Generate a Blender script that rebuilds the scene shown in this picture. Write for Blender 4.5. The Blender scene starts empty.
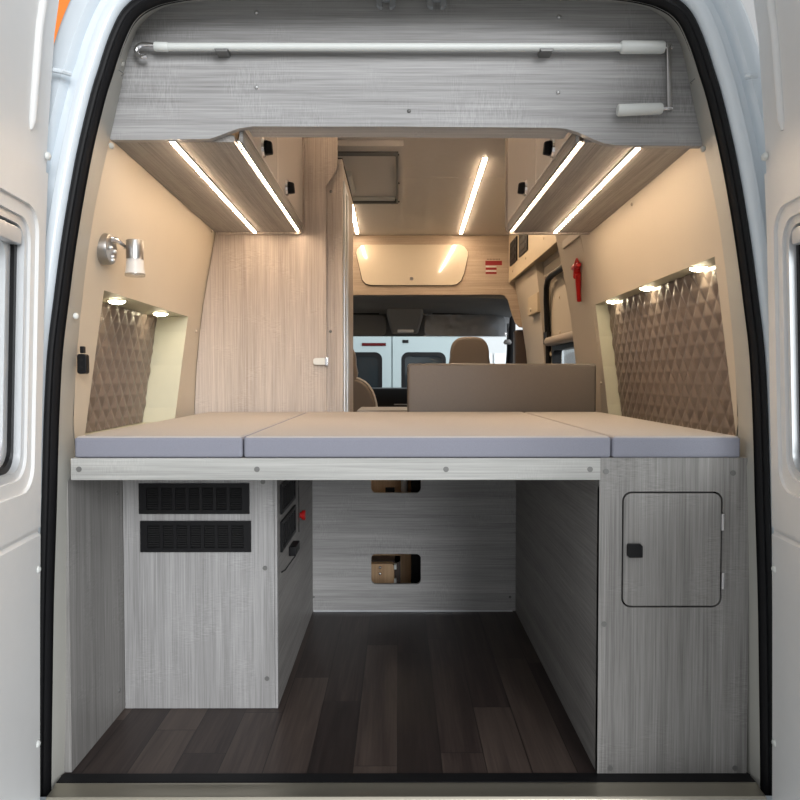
import bpy, bmesh, math, random
from mathutils import Vector, Euler
random.seed(7)
PI = math.pi
SC = bpy.context.scene
COL = SC.collection
F = 740.0
CAM_Z = 0.908
PITCH = math.atan(23 / F)
YAW = math.atan(2 / F)
CAM_ROT = Euler((PI / 2 - PITCH, 0, -YAW))
_R = CAM_ROT.to_matrix()
XC = 0.0185                                   # the van's centre line


def at(px, py, Y):
    d = _R @ Vector(((px - 400) / F, (400 - py) / F, -1))
    t = Y / d.y
    return Vector((d.x * t, Y, CAM_Z + d.z * t))


def X(px, Y):
    return at(px, 400, Y).x


def Z(py, Y):
    return at(400, py, Y).z


# ------------------------------------------------------------------ materials
def new_mat(name):
    m = bpy.data.materials.new(name)
    m.use_nodes = True
    nt = m.node_tree
    b = nt.nodes['Principled BSDF']
    return m, nt, b


def N(nt, kind, **kw):
    n = nt.nodes.new(kind)
    for k, v in kw.items():
        if k in n.inputs.keys() if isinstance(k, str) else False:
            n.inputs[k].default_value = v
        else:
            setattr(n, k, v)
    return n


def lnk(nt, a, b):
    nt.links.new(a, b)


def plain(name, col, rough=0.5, metal=0.0, noise=0.06, scale=30, bump=0.0, coat=0.0, spec=0.5):
    m, nt, b = new_mat(name)
    tc = N(nt, 'ShaderNodeTexCoord')
    ns = N(nt, 'ShaderNodeTexNoise')
    ns.inputs['Scale'].default_value = scale
    ns.inputs['Detail'].default_value = 3
    lnk(nt, tc.outputs['Object'], ns.inputs['Vector'])
    mx = N(nt, 'ShaderNodeMix', data_type='RGBA')
    mx.inputs[6].default_value = (*[c * (1 - noise) for c in col], 1)
    mx.inputs[7].default_value = (*[min(1, c * (1 + noise)) for c in col], 1)
    lnk(nt, ns.outputs['Fac'], mx.inputs[0])
    lnk(nt, mx.outputs[2], b.inputs['Base Color'])
    b.inputs['Roughness'].default_value = rough
    b.inputs['Metallic'].default_value = metal
    b.inputs['Coat Weight'].default_value = coat
    b.inputs['Specular IOR Level'].default_value = spec
    if bump:
        bp = N(nt, 'ShaderNodeBump')
        bp.inputs['Strength'].default_value = bump
        bp.inputs['Distance'].default_value = 0.002
        lnk(nt, ns.outputs['Fac'], bp.inputs['Height'])
        lnk(nt, bp.outputs[0], b.inputs['Normal'])
    return m


def wood(name, dark, light, axis, rough=0.5, seed=0.0, linen=0.25):
    m, nt, b = new_mat(name)
    tc = N(nt, 'ShaderNodeTexCoord')

    def noise(across, along, detail, rot=0):
        mp = N(nt, 'ShaderNodeMapping')
        s = [across] * 3
        s['xyz'.index(axis)] = along
        mp.inputs['Scale'].default_value = s
        mp.inputs['Location'].default_value = (seed, seed * 1.7, seed * 0.6)
        lnk(nt, tc.outputs['Object'], mp.inputs['Vector'])
        ns = N(nt, 'ShaderNodeTexNoise')
        ns.inputs['Scale'].default_value = 1
        ns.inputs['Detail'].default_value = detail
        ns.inputs['Roughness'].default_value = 0.6
        ns.inputs['Distortion'].default_value = 0.25
        lnk(nt, mp.outputs[0], ns.inputs['Vector'])
        return ns.outputs['Fac']

    def math_(op, a, bb, c=None):
        n = N(nt, 'ShaderNodeMath', operation=op)
        for i, v in enumerate((a, bb, c)):
            if v is None:
                continue
            if isinstance(v, (int, float)):
                n.inputs[i].default_value = v
            else:
                lnk(nt, v, n.inputs[i])
        return n.outputs[0]
    broad = noise(22, 0.8, 4)
    streak = noise(250, 3.5, 4)
    fine = noise(800, 12, 2)
    cross = noise(55, 620, 2)
    patch = noise(9, 9, 2)
    v = math_('MULTIPLY_ADD', broad, 0.46, 0.0)
    v = math_('MULTIPLY_ADD', streak, 0.62, v)
    v = math_('MULTIPLY_ADD', fine, 0.28, v)
    pm = N(nt, 'ShaderNodeMapRange')
    pm.inputs[1].default_value = 0.48
    pm.inputs[2].default_value = 0.68
    lnk(nt, patch, pm.inputs[0])
    cc = math_('MULTIPLY', math_('SUBTRACT', cross, 0.47), pm.outputs[0])
    v = math_('MULTIPLY_ADD', cc, linen * 2.2, v)
    rp = N(nt, 'ShaderNodeValToRGB')
    el = rp.color_ramp.elements
    el[0].position, el[1].position = 0.44, 0.94
    el[0].color, el[1].color = (*dark, 1), (*light, 1)
    lnk(nt, v, rp.inputs[0])
    lnk(nt, rp.outputs[0], b.inputs['Base Color'])
    b.inputs['Roughness'].default_value = rough
    b.inputs['Specular IOR Level'].default_value = 0.35
    bp = N(nt, 'ShaderNodeBump')
    bp.inputs['Strength'].default_value = 0.25
    bp.inputs['Distance'].default_value = 0.0008
    lnk(nt, v, bp.inputs['Height'])
    lnk(nt, bp.outputs[0], b.inputs['Normal'])
    return m


def plank_floor(name):
    m, nt, b = new_mat(name)
    tc = N(nt, 'ShaderNodeTexCoord')
    sp = N(nt, 'ShaderNodeSeparateXYZ')
    lnk(nt, tc.outputs['Object'], sp.inputs[0])

    def M(op, a, bb=None, c=None):
        n = N(nt, 'ShaderNodeMath', operation=op)
        for i, v in enumerate((a, bb, c)):
            if v is None:
                continue
            if isinstance(v, (int, float)):
                n.inputs[i].default_value = v
            else:
                lnk(nt, v, n.inputs[i])
        return n.outputs[0]
    xs = M('DIVIDE', M('ADD', sp.outputs[0], 0.0013), 0.1035)
    colm = M('FLOOR', xs)
    fx = M('FRACT', xs)
    w1 = N(nt, 'ShaderNodeTexWhiteNoise', noise_dimensions='1D')
    lnk(nt, colm, w1.inputs['W'])
    ys = M('ADD', M('DIVIDE', sp.outputs[1], 0.78), M('MULTIPLY', w1.outputs[0], 5))
    row = M('FLOOR', ys)
    fy = M('FRACT', ys)
    cb = N(nt, 'ShaderNodeCombineXYZ')
    lnk(nt, colm, cb.inputs[0])
    lnk(nt, row, cb.inputs[1])
    w2 = N(nt, 'ShaderNodeTexWhiteNoise', noise_dimensions='2D')
    lnk(nt, cb.outputs[0], w2.inputs['Vector'])
    # grain
    ad = N(nt, 'ShaderNodeVectorMath', operation='MULTIPLY_ADD')
    lnk(nt, w2.outputs[1], ad.inputs[0])
    ad.inputs[1].default_value = (7, 7, 7)
    lnk(nt, tc.outputs['Object'], ad.inputs[2])

    def noise(sx, sy, detail, dist):
        mp = N(nt, 'ShaderNodeMapping')
        mp.inputs['Scale'].default_value = (sx, sy, sx)
        lnk(nt, ad.outputs[0], mp.inputs['Vector'])
        ns = N(nt, 'ShaderNodeTexNoise')
        ns.inputs['Scale'].default_value = 1
        ns.inputs['Detail'].default_value = detail
        ns.inputs['Distortion'].default_value = dist
        lnk(nt, mp.outputs[0], ns.inputs['Vector'])
        return ns.outputs['Fac']
    g = M('ADD', M('MULTIPLY', noise(38, 2.2, 4, 0.8), 0.6), M('MULTIPLY', noise(190, 5, 4, 0.2), 0.4))
    v = M('ADD', M('MULTIPLY', w2.outputs[0], 0.45), M('MULTIPLY', g, 0.9))
    rp = N(nt, 'ShaderNodeValToRGB')
    el = rp.color_ramp.elements
    el[0].position, el[1].position = 0.30, 0.98
    el[0].color, el[1].color = (0.013, 0.009, 0.0085, 1), (0.092, 0.067, 0.056, 1)
    e = el.new(0.62)
    e.color = (0.034, 0.023, 0.021, 1)
    lnk(nt, v, rp.inputs[0])
    ex = M('MINIMUM', fx, M('SUBTRACT', 1, fx))
    ey = M('MINIMUM', fy, M('SUBTRACT', 1, fy))
    gx = M('GREATER_THAN', ex, 0.010)
    gy = M('GREATER_THAN', ey, 0.0016)
    gap = M('MULTIPLY', gx, gy)
    mx = N(nt, 'ShaderNodeMix', data_type='RGBA')
    mx.inputs[6].default_value = (0.01, 0.008, 0.007, 1)
    lnk(nt, gap, mx.inputs[0])
    lnk(nt, rp.outputs[0], mx.inputs[7])
    lnk(nt, mx.outputs[2], b.inputs['Base Color'])
    b.inputs['Roughness'].default_value = 0.42
    b.inputs['Specular IOR Level'].default_value = 0.4
    bp = N(nt, 'ShaderNodeBump')
    bp.inputs['Strength'].default_value = 0.3
    bp.inputs['Distance'].default_value = 0.001
    lnk(nt, M('ADD', M('MULTIPLY', gap, 0.8), M('MULTIPLY', g, 0.4)), bp.inputs['Height'])
    lnk(nt, bp.outputs[0], b.inputs['Normal'])
    return m


def emit(name, col, strength):
    m, nt, b = new_mat(name)
    b.inputs['Base Color'].default_value = (0.8, 0.8, 0.8, 1)
    b.inputs['Emission Color'].default_value = (*col, 1)
    b.inputs['Emission Strength'].default_value = strength
    return m


def glassy(name, tint, alpha=0.25, rough=0.05):
    """thin pane: mostly see-through, with a clear reflection"""
    m, nt, b = new_mat(name)
    nt.nodes.remove(b)
    out = nt.nodes['Material Output']
    tr = N(nt, 'ShaderNodeBsdfTransparent')
    tr.inputs[0].default_value = (*tint, 1)
    gl = N(nt, 'ShaderNodeBsdfGlossy')
    gl.inputs['Roughness'].default_value = rough
    lw = N(nt, 'ShaderNodeLayerWeight')
    lw.inputs['Blend'].default_value = 0.5
    p5 = N(nt, 'ShaderNodeMath', operation='POWER')
    p5.inputs[1].default_value = 5.0
    lnk(nt, lw.outputs['Facing'], p5.inputs[0])
    fr = N(nt, 'ShaderNodeMath', operation='MULTIPLY_ADD')
    fr.inputs[1].default_value = 0.9
    fr.inputs[2].default_value = 0.04
    lnk(nt, p5.outputs[0], fr.inputs[0])
    ad = N(nt, 'ShaderNodeMath', operation='ADD')
    ad.inputs[1].default_value = alpha * 0.1
    lnk(nt, fr.outputs[0], ad.inputs[0])
    mx = N(nt, 'ShaderNodeMixShader')
    lnk(nt, ad.outputs[0], mx.inputs[0])
    lnk(nt, tr.outputs[0], mx.inputs[1])
    lnk(nt, gl.outputs[0], mx.inputs[2])
    lnk(nt, mx.outputs[0], out.inputs[0])
    return m


WD, WL_ = (0.185, 0.181, 0.179), (0.46, 0.455, 0.455)
M_ = {
    'oak_v': wood('grey oak upright grain', WD, WL_, 'z', seed=1.3),
    'oak_v2': wood('grey oak upright grain darker', (0.125, 0.12, 0.115), (0.36, 0.35, 0.338), 'z', seed=5.1),  # darker copy of the grey oak; shade on the right cabinet put into colour
    'oak_h': wood('grey oak level grain', WD, WL_, 'x', seed=2.1),
    'oak_hb': wood('grey oak level grain lightened', (0.23, 0.226, 0.224), (0.54, 0.535, 0.53), 'x', seed=8.4),  # paler copy of the grey oak; light reaching the partition put into colour
    'oak_rail': wood('pale grey oak rail', (0.235, 0.235, 0.225), (0.50, 0.50, 0.48), 'x', seed=3.7),
    'oak_y': wood('grey oak lengthwise grain', (0.15, 0.14, 0.132), (0.40, 0.375, 0.35), 'y', seed=4.2),
    'oak_side': wood('grey oak side grain', (0.13, 0.124, 0.12), (0.34, 0.325, 0.31), 'y', seed=6.6),
    'oak_warm': wood('beige oak upright grain', (0.28, 0.235, 0.205), (0.60, 0.53, 0.475), 'z', seed=9.2, linen=0.3),
    'oak_bulk': wood('beige oak level grain', (0.30, 0.235, 0.175), (0.56, 0.45, 0.35), 'x', seed=7.2),
    'birch': wood('bare birch board', (0.42, 0.26, 0.14), (0.66, 0.45, 0.27), 'z', seed=3.3, linen=0.1),
    'floor': plank_floor('dark plank floor'),
    'cream': plain('cream wall lining', (0.52, 0.455, 0.365), 0.55, noise=0.03, scale=6),
    'niche': plain('pale niche lining', (0.47, 0.46, 0.36), 0.5, noise=0.03),
    'ceil': plain('ceiling board', (0.75, 0.715, 0.68), 0.5, noise=0.03),
    'lining': plain('grey beige pillar trim', (0.38, 0.375, 0.345), 0.5, noise=0.03),
    'paint': plain('reflection-tinted white vehicle paint', (0.66, 0.72, 0.77), 0.22, noise=0.01, coat=0.6),  # bluish reflection on the white body is put into the base colour
    'doorpan': plain('off white door lining', (0.73, 0.73, 0.725), 0.45, noise=0.02),
    'rubber': plain('black rubber', (0.007, 0.007, 0.008), 0.5, noise=0.2, spec=0.2),
    'black': plain('black plastic', (0.006, 0.006, 0.007), 0.45, noise=0.1, spec=0.2),
    'void': plain('painted hollow shade', (0.006, 0.006, 0.006), 0.9),  # flat near-black colour standing in for the shade inside hollows
    'alu': plain('satin aluminium sill', (0.43, 0.40, 0.33), 0.32, metal=0.85, noise=0.04),
    'alu2': plain('satin aluminium profile', (0.66, 0.68, 0.70), 0.35, metal=0.35, noise=0.04),
    'chrome': plain('chrome', (0.75, 0.75, 0.77), 0.12, metal=1.0, noise=0.02),
    'nickel': plain('brushed nickel', (0.38, 0.37, 0.36), 0.3, metal=1.0, noise=0.05),
    'screw': plain('grey screw cap', (0.16, 0.16, 0.155), 0.45, metal=0.3),
    'steel': plain('bright screw', (0.55, 0.55, 0.55), 0.3, metal=0.8),
    'fabric': plain('grey woven fabric', (0.235, 0.24, 0.285), 0.9, noise=0.10, scale=420, bump=0.35, spec=0.2),
    'fabric_top': plain('beige woven cover', (0.43, 0.40, 0.38), 0.9, noise=0.08, scale=420, bump=0.35, spec=0.2),
    'leather': plain('taupe leatherette', (0.15, 0.13, 0.115), 0.42, noise=0.06, scale=150, bump=0.12),
    'seatlea': plain('brown seat leather', (0.16, 0.13, 0.105), 0.5, noise=0.06, scale=150),
    'piping': plain('pale piping', (0.6, 0.57, 0.52), 0.5),
    'quilt': plain('taupe quilted leatherette', (0.155, 0.122, 0.105), 0.36, noise=0.08, scale=220, bump=0.1),
    'whitep': plain('white plastic', (0.66, 0.68, 0.66), 0.35, noise=0.02),
    'locker': plain('gloss cream laminate', (0.82, 0.76, 0.71), 0.2, noise=0.02, coat=0.15),
    'hatch': plain('gloss ivory laminate', (0.66, 0.58, 0.46), 0.10, noise=0.02, coat=0.6),
    'beigepan': plain('beige painted panel', (0.56, 0.46, 0.32), 0.5, noise=0.03),
    'darkgrey': plain('dark grey headliner', (0.20, 0.21, 0.22), 0.8, noise=0.1, scale=120),
    'midgrey': plain('mid grey plastic', (0.26, 0.27, 0.28), 0.6),
    'red': plain('red plastic', (0.50, 0.012, 0.012), 0.35),
    'redlab': plain('dark red print', (0.27, 0.008, 0.012), 0.5),
    'brown': plain('dark brown plastic', (0.06, 0.04, 0.032), 0.5),
    'orange': plain('orange paint', (0.80, 0.20, 0.02), 0.45),
    'concrete': plain('grey concrete', (0.55, 0.55, 0.54), 0.85, noise=0.15, scale=3),
    'building': plain('pale building wall', (0.72, 0.74, 0.76), 0.8, noise=0.02),
    'vanwhite': plain('pale vehicle paint', (0.46, 0.55, 0.57), 0.3, noise=0.01, coat=0.4),
    'redlens': plain('dark red lens', (0.10, 0.008, 0.01), 0.2),
    'glass': glassy('clear pane', (0.93, 0.96, 0.96)),
    'darkglass': plain('dark tinted pane', (0.02, 0.026, 0.03), 0.06, coat=0.5),
    'frost': glassy('clear lamp glass', (0.9, 0.9, 0.88), 0.8, 0.15),
    'film': glassy('clear wrinkled plastic film', (0.9, 0.92, 0.94), 0.7, 0.22),
    'strip': emit('lit warm diffuser', (1.0, 0.74, 0.50), 60.0),
    'strip_c': emit('lit ceiling diffuser', (1.0, 0.74, 0.50), 95.0),
    'strip_v': emit('lit cove diffuser', (1.0, 0.74, 0.50), 40.0),
    'puck': emit('lit spot lens', (1.0, 0.86, 0.58), 48.0),
    'blind': plain('greige blind roll', (0.44, 0.38, 0.32), 0.5),
}


# frosted lamp shade with a bit of milkiness
def frosted():
    m, nt, b = new_mat('frosted lamp glass')
    b.inputs['Base Color'].default_value = (0.85, 0.82, 0.78, 1)
    b.inputs['Roughness'].default_value = 0.35
    b.inputs['Alpha'].default_value = 0.62
    return m


M_['frost2'] = frosted()

# ------------------------------------------------------------------ mesh builder
LOC = {}


class MB:
    def __init__(self):
        self.bm = bmesh.new()

    def box(self, lo, hi):
        x0, y0, z0 = lo
        x1, y1, z1 = hi
        v = [self.bm.verts.new(p) for p in ((x0, y0, z0), (x1, y0, z0), (x1, y1, z0), (x0, y1, z0),
                                            (x0, y0, z1), (x1, y0, z1), (x1, y1, z1), (x0, y1, z1))]
        for f in ((0, 3, 2, 1), (4, 5, 6, 7), (0, 1, 5, 4), (1, 2, 6, 5), (2, 3, 7, 6), (3, 0, 4, 7)):
            self.bm.faces.new([v[i] for i in f])
        return self

    def hexa(self, p):
        """8 points: four of the bottom/first loop then four of the second"""
        v = [self.bm.verts.new(q) for q in p]
        for f in ((0, 3, 2, 1), (4, 5, 6, 7), (0, 1, 5, 4), (1, 2, 6, 5), (2, 3, 7, 6), (3, 0, 4, 7)):
            self.bm.faces.new([v[i] for i in f])
        return self

    def prism(self, poly, axis, a, b):
        """poly: 2D points; axis: extrusion axis; the 2D plane is the other two in order x<y<z"""
        def mk(p, t):
            if axis == 'y':
                return (p[0], t, p[1])
            if axis == 'x':
                return (t, p[0], p[1])
            return (p[0], p[1], t)
        A = [self.bm.verts.new(mk(p, a)) for p in poly]
        B = [self.bm.verts.new(mk(p, b)) for p in poly]
        n = len(poly)
        self.bm.faces.new(A)
        self.bm.faces.new(B[::-1])
        for i in range(n):
            self.bm.faces.new((A[i], B[i], B[(i + 1) % n], A[(i + 1) % n]))
        return self

    def grid(self, rows):
        V = [[self.bm.verts.new(p) for p in r] for r in rows]
        for i in range(len(V) - 1):
            for j in range(len(V[0]) - 1):
                self.bm.faces.new((V[i][j], V[i][j + 1], V[i + 1][j + 1], V[i + 1][j]))
        return self

    def quad(self, *p):
        self.bm.faces.new([self.bm.verts.new(q) for q in p])
        return self

    def tube(self, pts, r, n=14, cap=True):
        pts = [Vector(p) for p in pts]
        rs = r if isinstance(r, (list, tuple)) else [r] * len(pts)
        rings = []
        up = None
        for i, p in enumerate(pts):
            t = (pts[min(i + 1, len(pts) - 1)] - pts[max(i - 1, 0)]).normalized()
            if up is None:
                a = Vector((0, 0, 1)) if abs(t.z) < 0.9 else Vector((1, 0, 0))
                up = t.cross(a).normalized()
            else:
                up = (up - t * up.dot(t)).normalized()
            s = t.cross(up)
            rings.append([self.bm.verts.new(p + rs[i] * (math.cos(2 * PI * k / n) * up + math.sin(2 * PI * k / n) * s)) for k in range(n)])
        for A, B in zip(rings, rings[1:]):
            for k in range(n):
                self.bm.faces.new((A[k], A[(k + 1) % n], B[(k + 1) % n], B[k]))
        if cap:
            self.bm.faces.new(rings[0][::-1])
            self.bm.faces.new(rings[-1])
        return self

    def disc(self, c, axis, r, h, n=20):
        c = Vector(c)
        a = {'x': Vector((1, 0, 0)), 'y': Vector((0, 1, 0)), 'z': Vector((0, 0, 1))}[axis] if isinstance(axis, str) else Vector(axis).normalized()
        return self.tube([c, c + a * h], r, n)

    def dome(self, c, axis, r, h, n=12):
        c = Vector(c)
        a = Vector(axis).normalized()
        pts, rs = [], []
        for k in range(6):
            t = k / 5 * PI / 2
            pts.append(c + a * h * math.sin(t))
            rs.append(max(r * math.cos(t), 1e-4))
        return self.tube(pts, rs, n)

    def build(self, name, mat, parent=None, bevel=0, seg=2, smooth=True, loc=None, angle=42, kind=None):
        bm = self.bm
        bmesh.ops.recalc_face_normals(bm, faces=bm.faces[:])
        if bevel:
            ed = [e for e in bm.edges if len(e.link_faces) == 2 and e.calc_face_angle(0) > 0.6]
            bmesh.ops.bevel(bm, geom=ed, offset=bevel, segments=seg, affect='EDGES', profile=0.5, clamp_overlap=True)
        base = Vector(loc) if loc is not None else Vector((0, 0, 0))
        w = base
        if parent is not None:
            w = LOC[parent.name]
            if loc is not None:
                w = base
        bmesh.ops.translate(bm, verts=bm.verts[:], vec=-w)
        me = bpy.data.meshes.new(name)
        bm.to_mesh(me)
        bm.free()
        if smooth:
            for p in me.polygons:
                p.use_smooth = True
            me.set_sharp_from_angle(angle=math.radians(angle))
        me.materials.append(M_[mat] if isinstance(mat, str) else mat)
        o = bpy.data.objects.new(name, me)
        if smooth and bevel:
            o.modifiers.new('normals', 'WEIGHTED_NORMAL').keep_sharp = True
        COL.objects.link(o)
        if parent is not None:
            o.parent = parent
            o.location = w - LOC[parent.name]
        else:
            o.location = w
        LOC[o.name] = w.copy()
        if kind:
            o['kind'] = kind
        return o


def thing(name, label, cat, loc, group=None):
    o = bpy.data.objects.new(name, None)
    o.empty_display_size = 0.05
    COL.objects.link(o)
    o.location = loc
    LOC[o.name] = Vector(loc)
    return tag(o, label, cat, group)


def tag(o, label, cat, group=None):
    o['label'] = label
    o['category'] = cat
    if group:
        o['group'] = group
    return o


def structure(o):
    o['kind'] = 'structure'
    return o


def rrect(x0, z0, x1, z1, r, n=6):
    out = []
    for cx, cz, a0 in ((x1 - r, z0 + r, -PI / 2), (x1 - r, z1 - r, 0), (x0 + r, z1 - r, PI / 2), (x0 + r, z0 + r, PI)):
        for k in range(n + 1):
            a = a0 + PI / 2 * k / n
            out.append((cx + r * math.cos(a), cz + r * math.sin(a)))
    return out


def holed(outer, hole, r, fmap, d0, d1, rings=1, n=6):
    """plate (outer rectangle with a rounded hole) between depths d0 and d1; fmap(u, v, d) -> point"""
    mb = MB()
    H = rrect(*hole, r, n)
    cx, cz = (hole[0] + hole[2]) / 2, (hole[1] + hole[3]) / 2
    hw, hh = (hole[2] - hole[0]) / 2, (hole[3] - hole[1]) / 2
    O = []
    m = n + 1
    for i, p in enumerate(H):
        q, k = i // m, i % m
        t = k / n
        # quarter q: 0 lower right, 1 upper right, 2 upper left, 3 lower left
        x0, z0, x1, z1 = outer
        if q == 0:
            a, c, b = (p[0], z0), (x1, z0), (x1, p[1])
        elif q == 1:
            a, c, b = (x1, p[1]), (x1, z1), (p[0], z1)
        elif q == 2:
            a, c, b = (p[0], z1), (x0, z1), (x0, p[1])
        else:
            a, c, b = (x0, p[1]), (x0, z0), (p[0], z0)
        if t < 0.5:
            s = t * 2
            O.append((a[0] + (c[0] - a[0]) * s, a[1] + (c[1] - a[1]) * s))
        else:
            s = t * 2 - 1
            O.append((c[0] + (b[0] - c[0]) * s, c[1] + (b[1] - c[1]) * s))
    cnt = len(H)
    layers = []
    for d in (d0, d1):
        lay = []
        for k in range(rings + 1):
            s = k / rings
            lay.append([mb.bm.verts.new(fmap(h[0] + (o[0] - h[0]) * s, h[1] + (o[1] - h[1]) * s, d)) for h, o in zip(H, O)])
        layers.append(lay)
        for A, B in zip(lay, lay[1:]):
            for i in range(cnt):
                j = (i + 1) % cnt
                mb.bm.faces.new((A[i], A[j], B[j], B[i]))
    for k in (0, rings):
        A, B = layers[0][k], layers[1][k]
        for i in range(cnt):
            j = (i + 1) % cnt
            mb.bm.faces.new((A[i], A[j], B[j], B[i]))
    return mb


def xz(y0):
    return lambda u, v, d: (u, y0 + d, v)


def cushion(name, lo, hi, mat, parent=None, bev=0.012, puff=0.004, loc=None, n=10, bev_seg=4):
    """a soft rounded block with a slightly crowned top"""
    mb = MB()
    bm = mb.bm
    mb.box(lo, hi)
    bmesh.ops.bevel(bm, geom=bm.edges[:], offset=bev, segments=bev_seg, affect='EDGES', profile=0.6)
    return mb.build(name, mat, parent, loc=loc, angle=60)


# ------------------------------------------------------------------ curves of the rear opening (half widths in the opening plane)
SEAL_PX = [(355, 830), (355, 783), (354, 700), (352.5, 600), (349.5, 500), (348.5, 460), (346.5, 400), (343.5, 350), (337.5, 300), (331, 250), (323, 200),
           (313.5, 150), (301.5, 100), (293.8, 75), (285.8, 50), (277, 29), (270.5, 19), (262, 11.5), (250, 5.5), (238, 2), (215, -2), (170, -5), (90, -6), (0, -6)]
LIN_PX = [(340, 830), (340, 775), (338.5, 700), (338.5, 600), (337.5, 500), (335.5, 460), (331, 400), (328, 350), (323, 300), (317, 250), (309, 200),
          (298, 150), (287, 100), (282, 75), (277, 52), (268, 30), (259, 19), (250, 12), (240, 7), (228, 4), (205, 2), (165, 0.5), (90, 0), (0, 0)]


def catmull(pts, sub=4):
    out = []
    for i in range(len(pts) - 1):
        p0, p1, p2, p3 = pts[max(i - 1, 0)], pts[i], pts[i + 1], pts[min(i + 2, len(pts) - 1)]
        for k in range(sub):
            t = k / sub
            out.append(tuple(0.5 * (2 * b + (c - a) * t + (2 * a - 5 * b + 4 * c - d) * t * t + (3 * b - a - 3 * c + d) * t ** 3) for a, b, c, d in zip(p0, p1, p2, p3)))
    out.append(pts[-1])
    return out


def liny(py):
    return 1.675 if py > 470 else 1.725 if py < 420 else 1.725 - 0.05 * (py - 420) / 50


def full_curve(px, Y=None):
    """closed-over arch, left foot to right foot, as (x, z)"""
    yf_ = (lambda py: Y) if Y else liny
    half = [(at(407 + h, py, yf_(py)).x - at(407, py, yf_(py)).x, Z(py, yf_(py)), yf_(py)) for h, py in catmull(px)]
    L = [(XC - h, z, y) for h, z, y in half]
    R = [(XC + h, z, y) for h, z, y in half[-2::-1]]
    return L + R


def normals(c):
    out = []
    for i in range(len(c)):
        a, b = c[max(i - 1, 0)], c[min(i + 1, len(c) - 1)]
        t = Vector((b[0] - a[0], b[1] - a[1])).normalized()
        out.append((-t.y, t.x))       # left-hand normal of a left->top->right path = outward
    return out


YS = 1.637
SEAL = full_curve(SEAL_PX, YS)
LIN = full_curve(LIN_PX)
NRM = normals(SEAL)


def sweep(profile, curve=SEAL, nrm=NRM):
    """rows following the arch; profile = (offset outward, y)"""
    return [[(c[0] + n[0] * o, y, c[1] + n[1] * o) for c, n in zip(curve, nrm)] for o, y in profile]


# ------------------------------------------------------------------ SETTING: van body, seal, sill, linings
seal_prof = [(0.0, 1.648), (-0.001, 1.634), (0.002, 1.624), (0.007, 1.619), (0.011, 1.622), (0.014, 1.622), (0.019, 1.617), (0.024, 1.620), (0.027, 1.628), (0.026, 1.65), (0.0, 1.648)]
mb = MB().grid(sweep(seal_prof))
structure(mb.build('trim_1', 'rubber', angle=70))['label'] = 'black rubber door seal around the rear opening'
zf = 0.0
mb = MB().box((XC - 0.782, 1.626, -0.03), (XC + 0.782, 1.664, 0.004))
o = structure(mb.build('trim_2', 'rubber', bevel=0.002))
o['label'] = 'black rubber strip at the back edge of the floor'
mb = MB()
mb.prism([(1.572, -0.012), (1.572, -0.006), (1.576, -0.001), (1.585, 0.0), (1.606, 0.001), (1.612, 0.0045), (1.622, 0.0045), (1.627, 0.0), (1.627, -0.012)], 'x', XC - 0.780, XC + 0.780)
o = structure(mb.build('trim_3', 'alu', bevel=0.001))
o['label'] = 'satin metal sill strip across the rear threshold'

body_prof = [(0.020, 1.665), (0.024, 1.630), (0.028, 1.614), (0.036, 1.608), (0.052, 1.609), (0.057, 1.620), (0.062, 1.628), (0.076, 1.626), (0.081, 1.612), (0.087, 1.606), (0.120, 1.612), (0.130, 1.620), (0.140, 1.645), (0.150, 1.70),
             (0.165, 1.80), (0.185, 2.1)]
mb = MB().grid(sweep(body_prof))
# side and roof skin running forward, fuller towards the roof
lift = lambda z, k: 1 + k * min(max((z - 1.0) / 0.6, 0), 1)
mb.grid([[(c[0] + n[0] * o * lift(c[1], k), y, c[1] + n[1] * o * lift(c[1], k)) for c, n in zip(SEAL, NRM)] for o, y, k in ((0.185, 2.1, 0), (0.205, 2.4, 0.35), (0.21, 3.1, 0.6))])
ROOF = [(c, n) for c, n in zip(SEAL, NRM) if c[1] > 1.40]
mb.grid([[(c[0] + n[0] * 0.21 * lift(c[1], 0.6), y, c[1] + n[1] * 0.21 * lift(c[1], 0.6)) for c, n in ROOF] for y in (3.1, 5.33)])
# lower rear panel and bumper step
mb.prism([(1.60, -0.62), (1.60, -0.014), (1.5715, -0.013), (1.5712, -0.0062), (1.566, -0.0065), (1.558, -0.012), (1.553, -0.03), (1.553, -0.30), (1.553, -0.40), (1.60, -0.42)], 'x', XC - 0.93, XC + 0.93)
rear = structure(mb.build('wall_rear', 'paint', angle=50))
rear['label'] = 'white painted body frame around the rear opening'
# bumper
mb = MB().prism([(1.40, -0.44), (1.40, -0.28), (1.41, -0.265), (1.552, -0.265), (1.552, -0.44)], 'x', XC - 0.95, XC + 0.95)
mb.build('bumper', 'midgrey', rear, bevel=0.01)
# pillar clips where the roof arch trim meets the pillars and the door straps
for s, px, py in ((-1, 122, 64), (1, 693, 68)):
    p = at(px, py, 1.69)
    MB().dome(p, (-s * 0.6, -0.7, -0.1), 0.006, 0.005).build('clip', 'lining', rear)
for s, (a, b) in ((-1, ((54, 70), (70, 74))), (1, ((757, 76), (746, 77)))):
    MB().tube([at(a[0], a[1], 1.585), at((a[0] + b[0]) / 2, (a[1] + b[1]) / 2 - 0.5, 1.583), at(b[0], b[1], 1.60)], 0.0055, 8).build('hinge_strap', 'paint', rear)

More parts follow.
